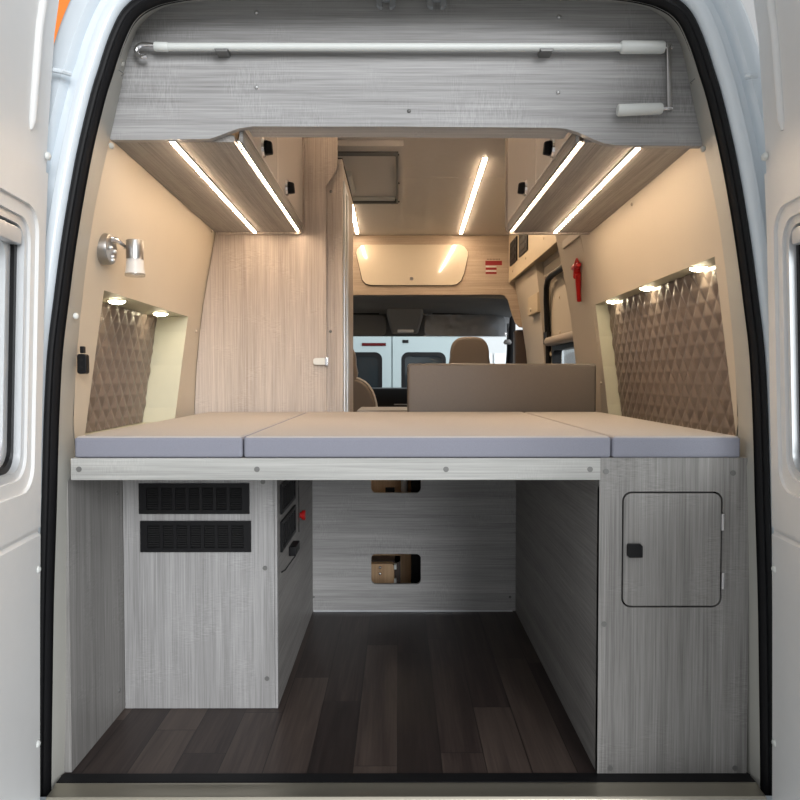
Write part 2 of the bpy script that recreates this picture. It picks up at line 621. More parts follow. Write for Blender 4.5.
# grey pillar trim between seal and wall lining
mb = MB().grid([[(c[0] - n[0] * 0.004, 1.634, c[1] - n[1] * 0.004) for c, n in zip(SEAL, NRM)],
                [(c[0], c[2], c[1]) for c in LIN],
                [(c[0] + n[0] * 0.004, max(c[2] + 0.008, 1.736), c[1] + n[1] * 0.004) for c, n in zip(LIN, NRM)],
                [(c[0] + n[0] * 0.06, max(c[2] + 0.012, 1.738), c[1] + n[1] * 0.06) for c, n in zip(LIN, NRM)]])
lin = structure(mb.build('trim_4', 'lining', angle=35))
lin['label'] = 'grey beige pillar trim inside the rear opening'
for px, py, Y in ((77.5, 316, 1.675), (735, 277, 1.675), (113, 146, 1.70), (701.5, 149, 1.70)):
    s = -1 if px < 400 else 1
    p = at(px, py, Y)
    MB().dome(p + Vector((s * 0.004, 0, 0)), (-s, -0.5, 0), 0.0075, 0.006).build('trim_button', 'whitep' if py > 200 else 'lining', lin)
for s, pts in ((-1, ((118, 69), (124, 74), (121, 76))), (1, ((699, 75), (690, 83), (692, 84)))):
    p = [at(x, y, 1.672) for x, y in pts]
    MB().tube(p, 0.0009, 6).build('trim_joint', 'screw', lin)

# floor
floor = structure(MB().box((-0.85, 1.662, -0.03), (0.90, 5.4, 0.0)).build('floor', 'floor'))
floor['label'] = 'dark wood plank floor'
# ceiling: two boards with a narrow joint
ZC = 1.93
mb = MB().box((-0.70, 1.80, ZC), (0.88, 3.818, ZC + 0.02)).box((-0.70, 3.822, ZC), (0.88, 5.42, ZC + 0.02)).box((-0.72, 1.80, ZC + 0.004), (0.9, 5.42, ZC + 0.03))
structure(mb.build('ceiling', 'ceil'))['label'] = 'beige grey ceiling boards'

FZ = [(0.704, 0.770), (0.80, 0.768), (0.95, 0.759), (1.07, 0.747), (1.19, 0.731), (1.30, 0.711), (1.42, 0.689), (1.46, 0.681), (1.60, 0.648), (1.76, 0.605), (1.92, 0.56)]


LINH = sorted([(z, XC - x) for x, z, y in LIN[:len(LIN) // 2 + 1] if z < 1.80])


def lin_hw(z):
    if z <= LINH[0][0]:
        return LINH[0][1]
    for (a, fa), (b, fb) in zip(LINH, LINH[1:]):
        if z <= b:
            return fa + (fb - fa) * (z - a) / max(b - a, 1e-6)
    return LINH[-1][1]


def fw(z, y=1.72):
    for (a, fa), (b, fb) in zip(FZ, FZ[1:]):
        if z <= b:
            t = max(0, (z - a) / (b - a))
            v = fa + (fb - fa) * t
            break
    else:
        v = FZ[-1][1]
    v += 0.035
    f = lin_hw(max(z, 0.73)) + 0.001
    if z > 1.5:
        f = max(f, v - 0.03)
    t = min(max((y - 1.725) / 1.1, 0), 1.16)
    return f + (v - f) * t


def edge_y(s, p_top, z_top, p_bot, z_bot):
    """Y of a niche edge at height z, on the side lining"""
    def g(z):
        t = (z - z_bot) / (z_top - z_bot)
        p = p_bot + (p_top - p_bot) * t
        y = 2.0
        for _ in range(30):
            x = XC + s * fw(z, y)
            d = at(p, 400 - (z - CAM_Z) * 740 / y - 23, 1.0).x
            y = 0.5 * y + 0.5 * x / d
        return y
    return g


LYF = edge_y(-1, 104, 1.124, 84, 0.75)
LYB = edge_y(-1, 188, 1.124, 174.5, 0.75)
RYF = edge_y(1, 714.5, 1.196, 737, 0.75)
RYB = edge_y(1, 595.5, 1.196, 609, 0.75)


def wall_side(name, s, y_end, yf, yb, z0, z1, depth):
    """side lining with one niche; s=-1 left, +1 right; yf(z) front edge, yb(z) back edge of the niche"""
    zs = sorted(set([z for z, _ in FZ] + [z0, z1]))
    mb = MB()

    def P(y, z, d=0.0):
        return (XC + s * (fw(z, y) + d), y, z)

    def cols(z):
        zz = min(max(z, z0), z1)
        return [1.7265, yf(zz), yf(zz) * 0.5 + yb(zz) * 0.5, yb(zz), y_end]
    for za, zb in zip(zs, zs[1:]):
        ca, cb = cols(za), cols(zb)
        for i in range(4):
            if i in (1, 2) and za >= z0 - 1e-6 and zb <= z1 + 1e-6:
                continue
            mb.quad(P(ca[i], za), P(ca[i + 1], za), P(cb[i + 1], zb), P(cb[i], zb))
    bmesh.ops.remove_doubles(mb.bm, verts=mb.bm.verts[:], dist=1e-5)
    w = structure(mb.build(name, 'cream', angle=25))
    # niche lining
    nb = MB()
    zi = [z0] + [z for z, _ in FZ if z0 < z < z1] + [z1]
    for za, zb in zip(zi, zi[1:]):
        for f in (yf, yb):
            nb.quad(P(f(za), za), P(f(zb), zb), P(f(zb), zb, depth), P(f(za), za, depth))
        nb.quad(P(yf(za), za, depth), P(yb(za), za, depth), P(yb(zb), zb, depth), P(yf(zb), zb, depth))
    for z in (z0, z1):
        nb.quad(P(yf(z), z), P(yb(z), z), P(yb(z), z, depth), P(yf(z), z, depth))
    nb.build('niche', 'niche', w, angle=25)
    return w, P, zi


wl, PL, ziL = wall_side('wall_left', -1, 2.862, LYF, LYB, 0.750, 1.124, 0.115)
wl['label'] = 'cream side lining with lit niche on the left'
wr, PR, ziR = wall_side('wall_right', 1, 3.0, RYF, RYB, 0.750, 1.196, 0.055)
wr['label'] = 'cream side lining with lit niche on the right'
for px, py, Y in ((174, 196, 2.30), (213, 231, 2.79), (196.5, 331, 2.79), (634, 204, 2.30), (598, 383, 3.0)):
    s = -1 if px < 400 else 1
    p = at(px, py, Y)
    d = Vector(PL(Y, p.z) if s < 0 else PR(min(Y, 2.98), p.z))
    MB().dome(d, (-s, 0, 0), 0.007, 0.006).build('trim_button', 'cream', wl if s < 0 else wr)


def quilt(name, label, s, Pf, yf, yb, z0, z1, depth):
    mb = MB()
    ny = int((yb(z0) - yf(z0)) / 0.0041)
    nz = int((z1 - z0) / 0.0035)
    dw, dh = 0.071, 0.074
    rows = []
    for j in range(nz + 1):
        z = z0 + (z1 - z0) * j / nz
        r = []
        ya, yb2 = yf(z), yb(z)
        for i in range(ny + 1):
            y = ya + 0.003 + (yb2 - ya - 0.006) * i / ny
            a, b = y / dw + z / dh, y / dw - z / dh
            fa, fb = abs((a % 1) - 0.5) * 2, abs((b % 1) - 0.5) * 2
            em = min((y - ya) / 0.012, (yb2 - y) / 0.012, 1)
            h = 0.0072 * (1 - max(fa, fb) ** 1.5) * max(em, 0)
            r.append(Pf(y, z, depth - 0.004 - h))
        rows.append(r)
    mb.grid(rows)
    o = mb.build(name, 'quilt', angle=180, loc=Pf((yf(z0) + yb(z0)) / 2, z0, depth - 0.004))
    return tag(o, label, 'wall panel', 'quilted niche panels')


quilt('quilted_panel', 'taupe diamond quilted panel in the left niche beside the reading lamp', -1, PL, LYF, LYB, 0.752, 1.122, 0.115)
quilt('quilted_panel', 'wide taupe diamond quilted panel in the right niche under three spotlights', 1, PR, RYF, RYB, 0.752, 1.194, 0.055)


def puck(px, py, s, Pf, z, d, label):
    # on the niche ceiling
    Y = abs((XC + s * (fw(z, 2.3) + d)) - 0) * F / abs(px - 398)
    x = Pf(Y, z, d)[0]
    t = thing('spotlight', label, 'spotlight', (x, Y, z), 'recessed niche spotlights')
    MB().tube([(x, Y, z - 0.0005), (x, Y, z - 0.0025)], [0.029, 0.027], 24).build('bezel', 'chrome', t)
    MB().dome((x, Y, z - 0.0026), (0, 0, -1), 0.023, 0.008, 24).build('lens', 'puck', t)


puck(116.5, 293, -1, PL, 1.124, 0.055, 'round lit spotlight in left niche top, nearer the rear opening')
puck(163, 310, -1, PL, 1.124, 0.055, 'round lit spotlight in left niche top, nearer the wooden wardrobe')
puck(701, 266, 1, PR, 1.196, 0.030, 'round lit spotlight in right niche top, nearest the rear opening')
puck(646, 288, 1, PR, 1.196, 0.030, 'round lit spotlight in right niche top, middle of its three')
puck(609, 303, 1, PR, 1.196, 0.030, 'round lit spotlight in right niche top, nearest the brown backrest')

# ------------------------------------------------------------------ right side beyond the bed: pillars, header, sliding door
mb = MB()
rowsA = []
for z in (0.0, 0.7, 0.95, 1.2, 1.4, 1.6):
    h = fw(z, 3.0)
    rowsA.append([(XC + h + 0.012, 3.0, z), (XC + h + 0.018, 3.06, z), (XC + h + 0.018, 3.36, z), (XC + h + 0.012, 3.44, z), (XC + h + 0.06, 3.47, z), (0.955, 3.49, z)])
mb.grid(rowsA)
for za, zb in zip((0.0, 0.7, 0.95, 1.2, 1.4), (0.7, 0.95, 1.2, 1.4, 1.6)):
    mb.quad((XC + fw(za, 3), 3.0, za), (XC + fw(za, 3) + 0.012, 3.0, za), (XC + fw(zb, 3) + 0.012, 3.0, zb), (XC + fw(zb, 3), 3.0, zb))
structure(mb.build('trim_5', 'cream', angle=30))['label'] = 'cream pillar lining between bed and side door'
MB_ = MB()
rows = []
for z, a, b in ((0.0, 0.92, 0.945), (0.9, 0.90, 0.935), (1.1, 0.885, 0.915), (1.35, 0.865, 0.875), (1.60, 0.835, 0.83)):
    rows.append([(0.975, 4.44, z), (a - 0.01, 4.46, z), (a, 4.56, z), (b, 5.30, z), (b + 0.05, 5.40, z)])
MB_.grid(rows)
pil = structure(MB_.build('trim_6', 'cream', angle=40))
pil['label'] = 'cream pillar lining between side door and cab'
MB().box((0.838, 4.47, 1.30), (0.87, 4.80, 1.42)).build('pillar_cover', 'beigepan', pil, bevel=0.006)
MB().dome(at(531, 310, 4.6) + Vector((0.0, 0, 0)), (-1, 0, 0), 0.012, 0.008).build('trim_button', 'cream', pil)
# header above the sliding door
mb = MB().box((0.875, 3.44, 1.50), (0.98, 4.56, 1.60)).box((0.87, 3.44, 1.56), (0.98, 5.4, 1.62))
structure(mb.build('trim_7', 'cream', bevel=0.01))['label'] = 'cream header above the side door'
# upright rail under the locker, right of the side door
mb = MB().box((0.742, 2.86, 1.485), (0.82, 3.36, 1.53))
structure(mb.build('trim_8', 'cream', bevel=0.004))['label'] = 'cream lining corner under the right cupboard'
# sliding door
ymap = lambda x0: (lambda u, v, d: (x0 + d, u, v))
dr = holed((3.44, 0.02, 4.44, 1.50), (3.52, 0.62, 4.36, 1.09), 0.05, ymap(0.915), 0.0, 0.05)
d3 = structure(dr.build('door_3', 'cream', bevel=0.0))
d3['label'] = 'side sliding door with cream lining'
frame = holed((3.52, 0.62, 4.36, 1.09), (3.55, 0.65, 4.325, 1.062), 0.03, ymap(0.905), 0.0, 0.05)
frame.build('window_frame', 'black', d3)
MB().grid([[(0.936, 3.54, 0.64), (0.936, 4.34, 0.64)], [(0.936, 3.54, 1.075), (0.936, 4.34, 1.075)]]).build('pane', 'glass', d3)
MB().tube([(0.885, 3.46, 1.115), (0.885, 4.36, 1.115)], 0.026, 16).build('blind_cassette', 'blind', d3)
MB().box((0.905, 4.37, 1.03), (0.915, 4.42, 1.06)).build('grip_plate', 'beigepan', d3, bevel=0.004)
for y, z in ((3.8, 1.40), (3.75, 1.16), (4.18, 1.16), (4.2, 1.36)):
    MB().dome((0.914, y, z), (-1, 0, 0), 0.010, 0.005).build('trim_button', 'beigepan', d3)
mb = MB()
seal_path = [(0.905, 4.40, 0.02), (0.905, 4.42, 0.7), (0.90, 4.44, 1.1), (0.885, 4.43, 1.36), (0.88, 4.40, 1.44), (0.875, 4.33, 1.475), (0.87, 4.2, 1.485), (0.865, 3.44, 1.485)]
mb.tube(seal_path, 0.017, 10)
mb.box((0.875, 4.36, 1.105), (0.90, 4.47, 1.175))
structure(mb.build('trim_9', 'rubber'))['label'] = 'black rubber seal of the side door'

# ------------------------------------------------------------------ exterior shell: sides and roof of our van
ext = MB()
ext.box((-1.0, 3.1, -0.3), (-0.965, 7.2, 1.4))
ext.box((0.965, 2.9, -0.3), (1.0, 3.44, 1.5)).box((0.965, 4.46, -0.3), (1.0, 5.6, 1.5)).box((0.965, 3.4, -0.3), (1.0, 4.48, 0.6)).box((0.965, 3.4, 1.11), (1.0, 4.48, 1.5))
ext.box((-0.9, 1.7, -0.12), (0.95, 7.0, -0.05))
structure(ext.build('wall_outer', 'paint'))['label'] = 'white outer body shell of the van'
ext = MB()
ext.quad((-0.93, 5.4, 1.60), (0.93, 5.4, 1.60), (0.86, 6.25, 1.40), (-0.86, 6.25, 1.40))
ext.quad((-0.93, 5.35, 2.03), (0.93, 5.35, 2.03), (0.86, 6.4, 1.47), (-0.86, 6.4, 1.47))
for s in (-1, 1):
    ext.quad((s * 1.0, 5.4, -0.3), (s * 1.0, 6.95, -0.3), (s * 0.98, 6.95, 0.74), (s * 1.0, 5.4, 0.74))
    ext.quad((s * 1.0, 5.4, 0.74), (s * 1.0, 5.75, 0.74), (s * 0.93, 5.65, 1.62), (s * 0.93, 5.4, 1.62))
structure(ext.build('wall_cab', 'darkgrey', smooth=False))['label'] = 'dark grey cab shell'

# ------------------------------------------------------------------ rear doors
HWD = [(Z(py, 1.578), at(407 + h, py, 1.578).x - at(407, py, 1.578).x) for h, py in ((367, 900), (368, 780), (368, 600), (367, 480), (366, 380), (364, 280), (361, 200), (357.5, 125), (354, 60), (348, 0))] + [(1.88, 0.70)]


def hwd(z):
    for (a, fa), (b, fb) in zip(HWD, HWD[1:]):
        if z <= b:
            return fa + (fb - fa) * max(0, (z - a) / (b - a))
    return HWD[-1][1]


SA, CA = math.sin(math.radians(5)), math.cos(math.radians(5))


def rear_door(name, s, label):
    def D(u, v, d):
        return (XC + s * (hwd(v) - u * SA + d * CA), 1.578 - u * CA - d * SA, v)
    W, z0, z1 = 0.74, -0.20, 1.84
    hole = (0.062, 0.70, 0.62, 1.225)
    mb = holed((0.0, z0, W, z1), hole, 0.05, D, 0.0, 0.085, rings=8)
    root = structure(mb.build(name, 'paint' if False else 'doorpan', angle=40))
    root['label'] = label
    # outer painted skin
    holed((-0.005, z0 - 0.005, W + 0.01, z1 + 0.01), hole, 0.05, D, 0.083, 0.096, rings=8).build('outer_skin', 'paint', root, angle=40)
    # raised moulding around the window
    holed((0.006, 0.588, W - 0.02, 1.335), (0.040, 0.672, 0.65, 1.252), 0.055, D, -0.007, 0.004, rings=3).build('window_surround', 'doorpan', root, angle=30)
    # lower lining panel
    mb = MB()
    zs = [-0.17, 0.0, 0.2, 0.4, 0.55, 0.572, 0.580]
    rows = []
    for u, dd in ((0.003, 0.002), (0.008, -0.008), (0.30, -0.009), (W - 0.05, -0.008), (W - 0.04, 0.002)):
        rows.append([D(u, z, dd if z < 0.578 else 0.002) for z in zs])
    mb.grid(rows).build('lower_panel', 'doorpan', root, angle=40)
    # pressed bead on the upper part
    mb = MB()
    ua = 0.088
    mb.tube([D(ua, 1.40, -0.001), D(ua, 1.42, -0.003), D(ua - 0.005, 1.6, -0.003), D(ua - 0.012, 1.80, -0.003)], [0.003, 0.008, 0.009, 0.009], 10)
    mb.build('pressed_bead', 'doorpan', root)
    # clips
    for z, u in ((1.37, 0.012), (0.50, 0.020), (0.125, 0.020)):
        c = Vector(D(u, z, -0.006))
        MB().dome(c, (-s, -0.25, 0), 0.009, 0.007).build('trim_button', 'whitep', root)
    # window: outer frame, sliding sash bars, pane
    f = holed((0.062, 0.70, 0.62, 1.225), (0.078, 0.716, 0.604, 1.209), 0.04, D, 0.006, 0.05, rings=1).build('window_frame', 'alu2', root, angle=40)
    holed((0.078, 0.716, 0.604, 1.209), (0.090, 0.728, 0.592, 1.197), 0.04, D, 0.020, 0.05, rings=1).build('window_gasket', 'black', root, angle=40)
    holed((0.090, 0.728, 0.592, 1.197), (0.110, 0.748, 0.572, 1.177), 0.04, D, 0.028, 0.05, rings=1).build('window_sash', 'alu2', root, angle=40)
    mb = MB().grid([[D(u, z, 0.04) for z in (0.74, 0.95, 1.185)] for u in (0.10, 0.58)])
    mb.build('pane', 'glass', root)
    # blind cassette along the top of the window
    mb = MB().hexa([D(0.085, 1.172, 0.008), D(0.60, 1.172, 0.008), D(0.60, 1.172, 0.030), D(0.085, 1.172, 0.030),
                    D(0.085, 1.205, 0.008), D(0.60, 1.205, 0.008), D(0.60, 1.205, 0.030), D(0.085, 1.205, 0.030)])
    mb.build('blind_cassette', 'alu2', root, bevel=0.004)
    # latch bar on the closing edge
    mb = MB().hexa([D(W - 0.06, 0.80, -0.03), D(W - 0.02, 0.80, -0.03), D(W - 0.02, 0.80, 0.0), D(W - 0.06, 0.80, 0.0),
                    D(W - 0.06, 0.95, -0.03), D(W - 0.02, 0.95, -0.03), D(W - 0.02, 0.95, 0.0), D(W - 0.06, 0.95, 0.0)])
    mb.build('handle', 'black', root, bevel=0.006)
    # hinges
    for z in (0.30, 1.30):
        a, b = D(0.02, z, 0.09), (XC + s * 0.945, 1.615, z)
        MB().tube([a, Vector(a) * 0.5 + Vector(b) * 0.5 + Vector((s * 0.03, 0, 0)), b], 0.012, 8).build('hinge', 'paint', root)
    return root


rear_door('door_1', -1, 'open left rear door with off white lining and window')
rear_door('door_2', 1, 'open right rear door with off white lining and window')
# door strikers at the top of the opening
for px in (386, 437):
    c = at(px, 2, 1.70)
    t = MB()
    t.prism([(c.x - 0.022, c.z + 0.045), (c.x - 0.022, c.z - 0.006), (c.x - 0.015, c.z - 0.012), (c.x - 0.008, c.z - 0.012), (c.x - 0.008, c.z + 0.004), (c.x + 0.008, c.z + 0.004),
             (c.x + 0.008, c.z - 0.012), (c.x + 0.015, c.z - 0.012), (c.x + 0.022, c.z - 0.006), (c.x + 0.022, c.z + 0.045)], 'y', 1.70, 1.713)
    o = t.build('door_striker', 'midgrey', lin, bevel=0.002)

# ------------------------------------------------------------------ valance above the opening
YV = 1.728
vp = [(112, 140), (160, 140), (212, 139), (222, 135.5), (232, 131.5), (241, 128.5), (254, 126.5), (400, 126.5), (550, 127.5), (564, 128.5), (576, 132), (590, 138.5), (602, 143), (614, 145), (660, 145.5), (702, 146)]
bot = [(X(x, YV), Z(y, YV)) for x, y in vp]
top = []
for i, (x, z, y_) in enumerate(LIN):
    n = NRM[i]
    if z > max(bot[0][1], bot[-1][1]) + 0.004:
        top.append((x + n[0] * 0.003, z + n[1] * 0.003))
bot[0] = (XC - lin_hw(bot[0][1]) + 0.001, bot[0][1])
bot[-1] = (XC + lin_hw(bot[-1][1]) - 0.001, bot[-1][1])
poly = bot + top[::-1]
vz = thing('valance', 'grey oak valance board across the top of the rear opening', 'valance', (XC, YV, bot[7][1]))
MB().prism(poly, 'y', YV, YV + 0.018).build('board', 'oak_h', vz, smooth=False)
# box floor and rear return of the valance
mid = [(-0.350, bot[6][1])] + [p for p in bot if -0.345 < p[0] < 0.39] + [(0.401, bot[8][1])]
under = MB().grid([[(x, YV + 0.004, z + 0.0005) for x, z in mid], [(x, YV + 0.080, z + 0.0005) for x, z in mid], [(x, YV + 0.080, z + 0.25) for x, z in mid]])
under.build('underside', 'oak_hb', vz, angle=35)
for px, py, m in ((256.5, 12.5, 'steel'), (256.5, 87.5, 'steel'), (409, 111, 'screw'), (559, 17, 'steel'), (558, 92.5, 'steel')):
    MB().dome(at(px, py, YV), (0, -1, 0), 0.0048, 0.004).build('screw', m, vz)

# crank rod
YR = 1.704
g = at(155, 47, YR)
rod = thing('crank_rod', 'white awning crank rod with chrome hook, clipped across the valance', 'crank rod', at(400, 47, YR))
MB().tube([at(165, 47, YR), at(640, 47.3, YR)], 0.0088, 16).build('rod', 'whitep', rod)
MB().tube([at(154.5, 46.7, YR), at(155.5, 46.7, YR), at(167, 47, YR), at(168, 47, YR)], [0.0095, 0.0105, 0.0105, 0.0095], 16).build('sleeve', 'whitep', rod)
hk = [(157, 46), (150, 45), (144, 44.6), (139.5, 45.8), (136.6, 49), (136.8, 53), (139.5, 56), (143, 57), (147, 56.3)]
MB().tube([at(x, y, YR) for x, y in catmull(hk, 3)], 0.0058, 12).build('hook', 'chrome', rod)
MB().tube([at(620.5, 47.3, YR), at(622, 47.3, YR), at(662, 47.4, YR), at(664, 47.4, YR)], [0.0115, 0.0142, 0.0142, 0.0125], 18).build('grip', 'whitep', rod)
MB().tube([at(617.5, 110.2, YR), at(619, 110.2, YR), at(660, 108.6, YR), at(662, 108.5, YR)], [0.0115, 0.0135, 0.0128, 0.0108], 18).build('handle', 'whitep', rod)
a, b = at(668.2, 43, YR), at(669.3, 111, YR)
MB().prism([(a.x - 0.0055, a.z), (a.x + 0.0055, a.z), (b.x + 0.0055, b.z), (b.x - 0.0055, b.z)], 'y', YR - 0.005, YR + 0.005).build('crank_arm', 'nickel', rod, bevel=0.002)
for p, q in (((662, 47.4), (672, 47.4)), ((660, 108.6), (672, 108.4))):
    MB().tube([at(*p, YR), at(*q, YR)], 0.0052, 12).build('pin', 'chrome', rod)
for px, lab in ((222, 'small grey clip holding the crank rod, nearer its hook'), (546, 'small grey clip holding the crank rod, nearer its crank handle')):
    c = at(px, 51.5, YR)
    t = thing('rod_clip', lab, 'clip', c, 'crank rod clips')
    MB().prism([(c.x - 0.016, c.z + 0.003), (c.x - 0.013, c.z - 0.004), (c.x + 0.013, c.z - 0.004), (c.x + 0.016, c.z + 0.003)], 'y', YR - 0.010, YV).build('cradle', 'screw', t, bevel=0.0015)
    MB().box((c.x - 0.012, YV - 0.0025, c.z + 0.003), (c.x + 0.012, YV - 0.0003, c.z + 0.028)).build('back_plate', 'screw', t)

# ------------------------------------------------------------------ overhead cupboards with light strips
ZS = 1.457


def handle_latch(p, s, parent):
    p = Vector(p)
    MB().tube([p, p + Vector((-s * 0.006, 0, 0))], [0.027, 0.024], 20).build('latch_plate', 'chrome', parent, loc=p)
    h = parent.children[-1] if False else None
    MB().hexa([p + Vector((-s * 0.006, -0.012, -0.020)), p + Vector((-s * 0.006, 0.010, -0.020)), p + Vector((-s * 0.006, 0.012, 0.020)), p + Vector((-s * 0.006, -0.008, 0.020)),
               p + Vector((-s * 0.028, -0.008, -0.018)), p + Vector((-s * 0.028, 0.006, -0.018)), p + Vector((-s * 0.024, 0.008, 0.016)), p + Vector((-s * 0.024, -0.006, 0.016))]
              ).build('latch_lever', 'black', parent, bevel=0.004, loc=p)


def cupboard(s, xin, label):
    t = thing('overhead_cupboard', label, 'cupboard', (xin + s * 0.15, 2.3, ZS), 'overhead cupboards')
    w0, w1 = fw(ZS, 1.80), fw(ZS, 2.82)
    a = lambda w: XC + s * (w - 0.003)
    # bottom board
    pl = [(xin + s * 0.022, 1.75), (a(w0), 1.75), (a(w1), 2.827), (xin + s * 0.022, 2.827)]
    MB().prism(pl, 'z', ZS, ZS + 0.016).build('bottom_panel', 'oak_y', t, bevel=0.001)
    # end panel with rounded lower inner corner
    xo = lambda z: XC + s * (fw(z, 2.83) - 0.006)
    e = xin - s * 0.006
    pts = []
    for k in range(6):
        an = PI / 2 * k / 5
        pts.append((e + s * (0.028 - 0.028 * math.sin(an)), ZS - 0.006 + 0.028 - 0.028 * math.cos(an)))
    pts = pts + [(e, ZC - 0.02), (xo(ZC - 0.03), ZC - 0.02), (xo(1.6), 1.6), (xo(ZS), ZS - 0.006)]
    MB().prism(pts, 'y', 2.828, 2.846).build('end_panel', 'oak_warm', t, bevel=0.001)
    # two doors
    for y0, y1, hy in ((1.75, 2.245, 2.0), (2.25, 2.822, 2.42)):
        d = MB().box((min(xin, xin + s * 0.018), y0, ZS + 0.036), (max(xin, xin + s * 0.018), y1, ZC - 0.09)).build('door', 'locker', t, bevel=0.003)
        handle_latch((xin, hy, ZS + 0.064), s, d)
    # grey lower edge rail under the doors
    MB().box((min(xin + s * 0.002, xin + s * 0.010), 1.75, ZS), (max(xin + s * 0.002, xin + s * 0.010), 2.826, ZS + 0.034)).build('edge_rail', 'oak_y', t)
    return t


CUP_L = cupboard(-1, -0.361, 'overhead cupboard with two cream doors above the wooden wardrobe side')
CUP_R = cupboard(1, 0.415, 'overhead cupboard with two cream doors above the red hammer side')


def led(p0, p1, w, label, mat='strip', down=True, up=ZS):
    p0, p1 = Vector(p0), Vector(p1)
    c = (p0 + p1) / 2
    t = thing('light_strip', label, 'light strip', c, 'linear light strips')
    d = (p1 - p0).normalized()
    n = Vector((d.y, -d.x, 0)) * (w / 2)
    z = Vector((0, 0, 1))
    MB().hexa([p0 + n * 1.25, p0 - n * 1.25, p1 - n * 1.25, p1 + n * 1.25, p0 + n * 1.25 - z * 0.003, p0 - n * 1.25 - z * 0.003, p1 - n * 1.25 - z * 0.003, p1 + n * 1.25 - z * 0.003]).build('profile', 'alu2', t)
    q0, q1 = p0 + d * 0.004 - z * 0.003, p1 - d * 0.004 - z * 0.003
    MB().hexa([q0 + n, q0 - n, q1 - n, q1 + n, q0 + n * 0.7 - z * 0.003, q0 - n * 0.7 - z * 0.003, q1 - n * 0.7 - z * 0.003, q1 + n * 0.7 - z * 0.003]).build('diffuser', mat, t)


led((-0.524, 1.735, ZS - 0.0005), (-0.540, 2.815, ZS - 0.0005), 0.011, 'lit light strip under left overhead cupboard, nearer the side wall')
led((-0.373, 1.76, ZS + 0.007), (-0.3785, 2.82, ZS + 0.007), 0.0075, 'lit light strip along inner edge of the left overhead cupboard')
led((0.571, 1.735, ZS - 0.0005), (0.594, 2.815, ZS - 0.0005), 0.011, 'lit light strip under right overhead cupboard, nearer the side wall')
led((0.4285, 1.76, ZS + 0.007), (0.4285, 2.82, ZS + 0.007), 0.0075, 'lit light strip along inner edge of the right overhead cupboard')
for s_, x_, cup in ((-1, -0.41, CUP_L), (1, 0.465, CUP_R)):
    sh_ = MB().box((min(x_ - s_ * 0.05, x_ + s_ * 0.12), 1.815, ZC - 0.0905), (max(x_ - s_ * 0.05, x_ + s_ * 0.12), 2.825, ZC - 0.0887)).build('top_panel', 'alu2', cup)
    MB().box((x_ - 0.008, 1.845, ZC - 0.0885), (x_ + 0.008, 2.795, ZC - 0.078)).build('cove_light', 'strip_v', sh_)
a0, a1 = at(484.5, 156, 1), at(460.5, 233, 1)
yy = lambda py: (ZC - CAM_Z) / (at(400, py, 1).z - CAM_Z)
led((X(484.5, yy(157)), yy(157), ZC), (X(460.5, yy(233)), yy(233), ZC), 0.020, 'lit ceiling light strip right of the roof hatch', 'strip_c')
led((X(349, yy(190)), yy(190), ZC), (X(357.5, yy(233)), yy(233), ZC), 0.020, 'lit ceiling light strip partly behind the wardrobe', 'strip_c')

# ------------------------------------------------------------------ skylight
ya, yb_ = yy(146), yy(200)
sx0, sx1 = -0.52, X(401, ya)
sk = thing('roof_hatch', 'square roof hatch with grey frame set in the ceiling', 'roof hatch', ((sx0 + sx1) / 2, (ya + yb_) / 2, ZC))
zk = ZC - 0.03
ymap2 = lambda u, v, d: (u, v, ZC + d)
holed((sx0 - 0.02, ya - 0.08, sx1 + 0.012, yb_ + 0.012), (sx0 + 0.02, ya + 0.0, sx1 - 0.014, yb_ - 0.03), 0.015, ymap2, -0.024, -0.001).build('outer_frame', 'ceil', sk, bevel=0)
holed((sx0 + 0.02, ya, sx1 - 0.012, yb_ - 0.028), (sx0 + 0.05, ya + 0.05, sx1 - 0.024, yb_ - 0.055), 0.012, ymap2, -0.030, -0.001).build('inner_frame_or_shade', 'screw', sk, bevel=0)
MB().box((sx0 + 0.03, ya + 0.03, ZC - 0.009), (sx1 - 0.02, yb_ - 0.04, ZC - 0.004)).build('blind_panel', 'ceil', sk)
MB().box((sx0 + 0.05, yb_ - 0.13, ZC - 0.020), (sx1 - 0.03, yb_ - 0.058, ZC - 0.009)).build('blind_bar', 'whitep', sk, bevel=0.004)
h0, h1 = at(348, 169, yy(169)), at(352.5, 186, yy(186))
MB().tube([Vector((h0.x, h0.y, ZC - 0.022)), Vector((h1.x, h1.y, ZC - 0.022))], 0.018, 10).build('handle', 'whitep', sk)
for i, (u, v) in enumerate(((X(398.5, ya), ya + 0.04), (X(399, yy(178)), yy(178)), (X(399, yy(197)), yy(197)), (X(391, ya), ya + 0.02), (X(346, ya), ya + 0.02), (X(358, yb_), yb_ - 0.03), (X(393, yb_), yb_ - 0.03))):
    MB().disc((u - 0.004, v, ZC - 0.0235), 'z', 0.008, -0.006, 10).build('screw', 'black', sk)

# ------------------------------------------------------------------ wardrobe / washroom cabinet at the left
wd = thing('wardrobe', 'tall beige oak washroom cabinet standing at the left end of the bed', 'wardrobe', (-0.5, 2.9, 0.70))
YW = 2.848
xr = X(338, YW)
xm = X(326.5, YW)
poly = [(XC - fw(0.70, 2.85) + 0.003, 0.70), (xm, 0.70), (xm, Z(187, YW)), (xr - 0.004, Z(170, YW)), (xr, Z(165, YW)), (xr, ZC - 0.004)]
for z in (1.90, 1.76, 1.60, 1.46, 1.42, 1.30, 1.19, 1.07, 0.95, 0.80):
    poly.append((XC - fw(z, 2.85) + 0.003, z))
MB().prism(poly, 'y', YW, YW + 0.018).build('side_panel', 'oak_warm', wd, smooth=False)
xs_ = X(343, YW + 0.03)
MB().box((xm - 0.02, YW + 0.020, 0.70), (X(334.5, YW + 0.02), YW + 0.035, 1.76)).build('door_post', 'oak_warm', wd, bevel=0.0015)
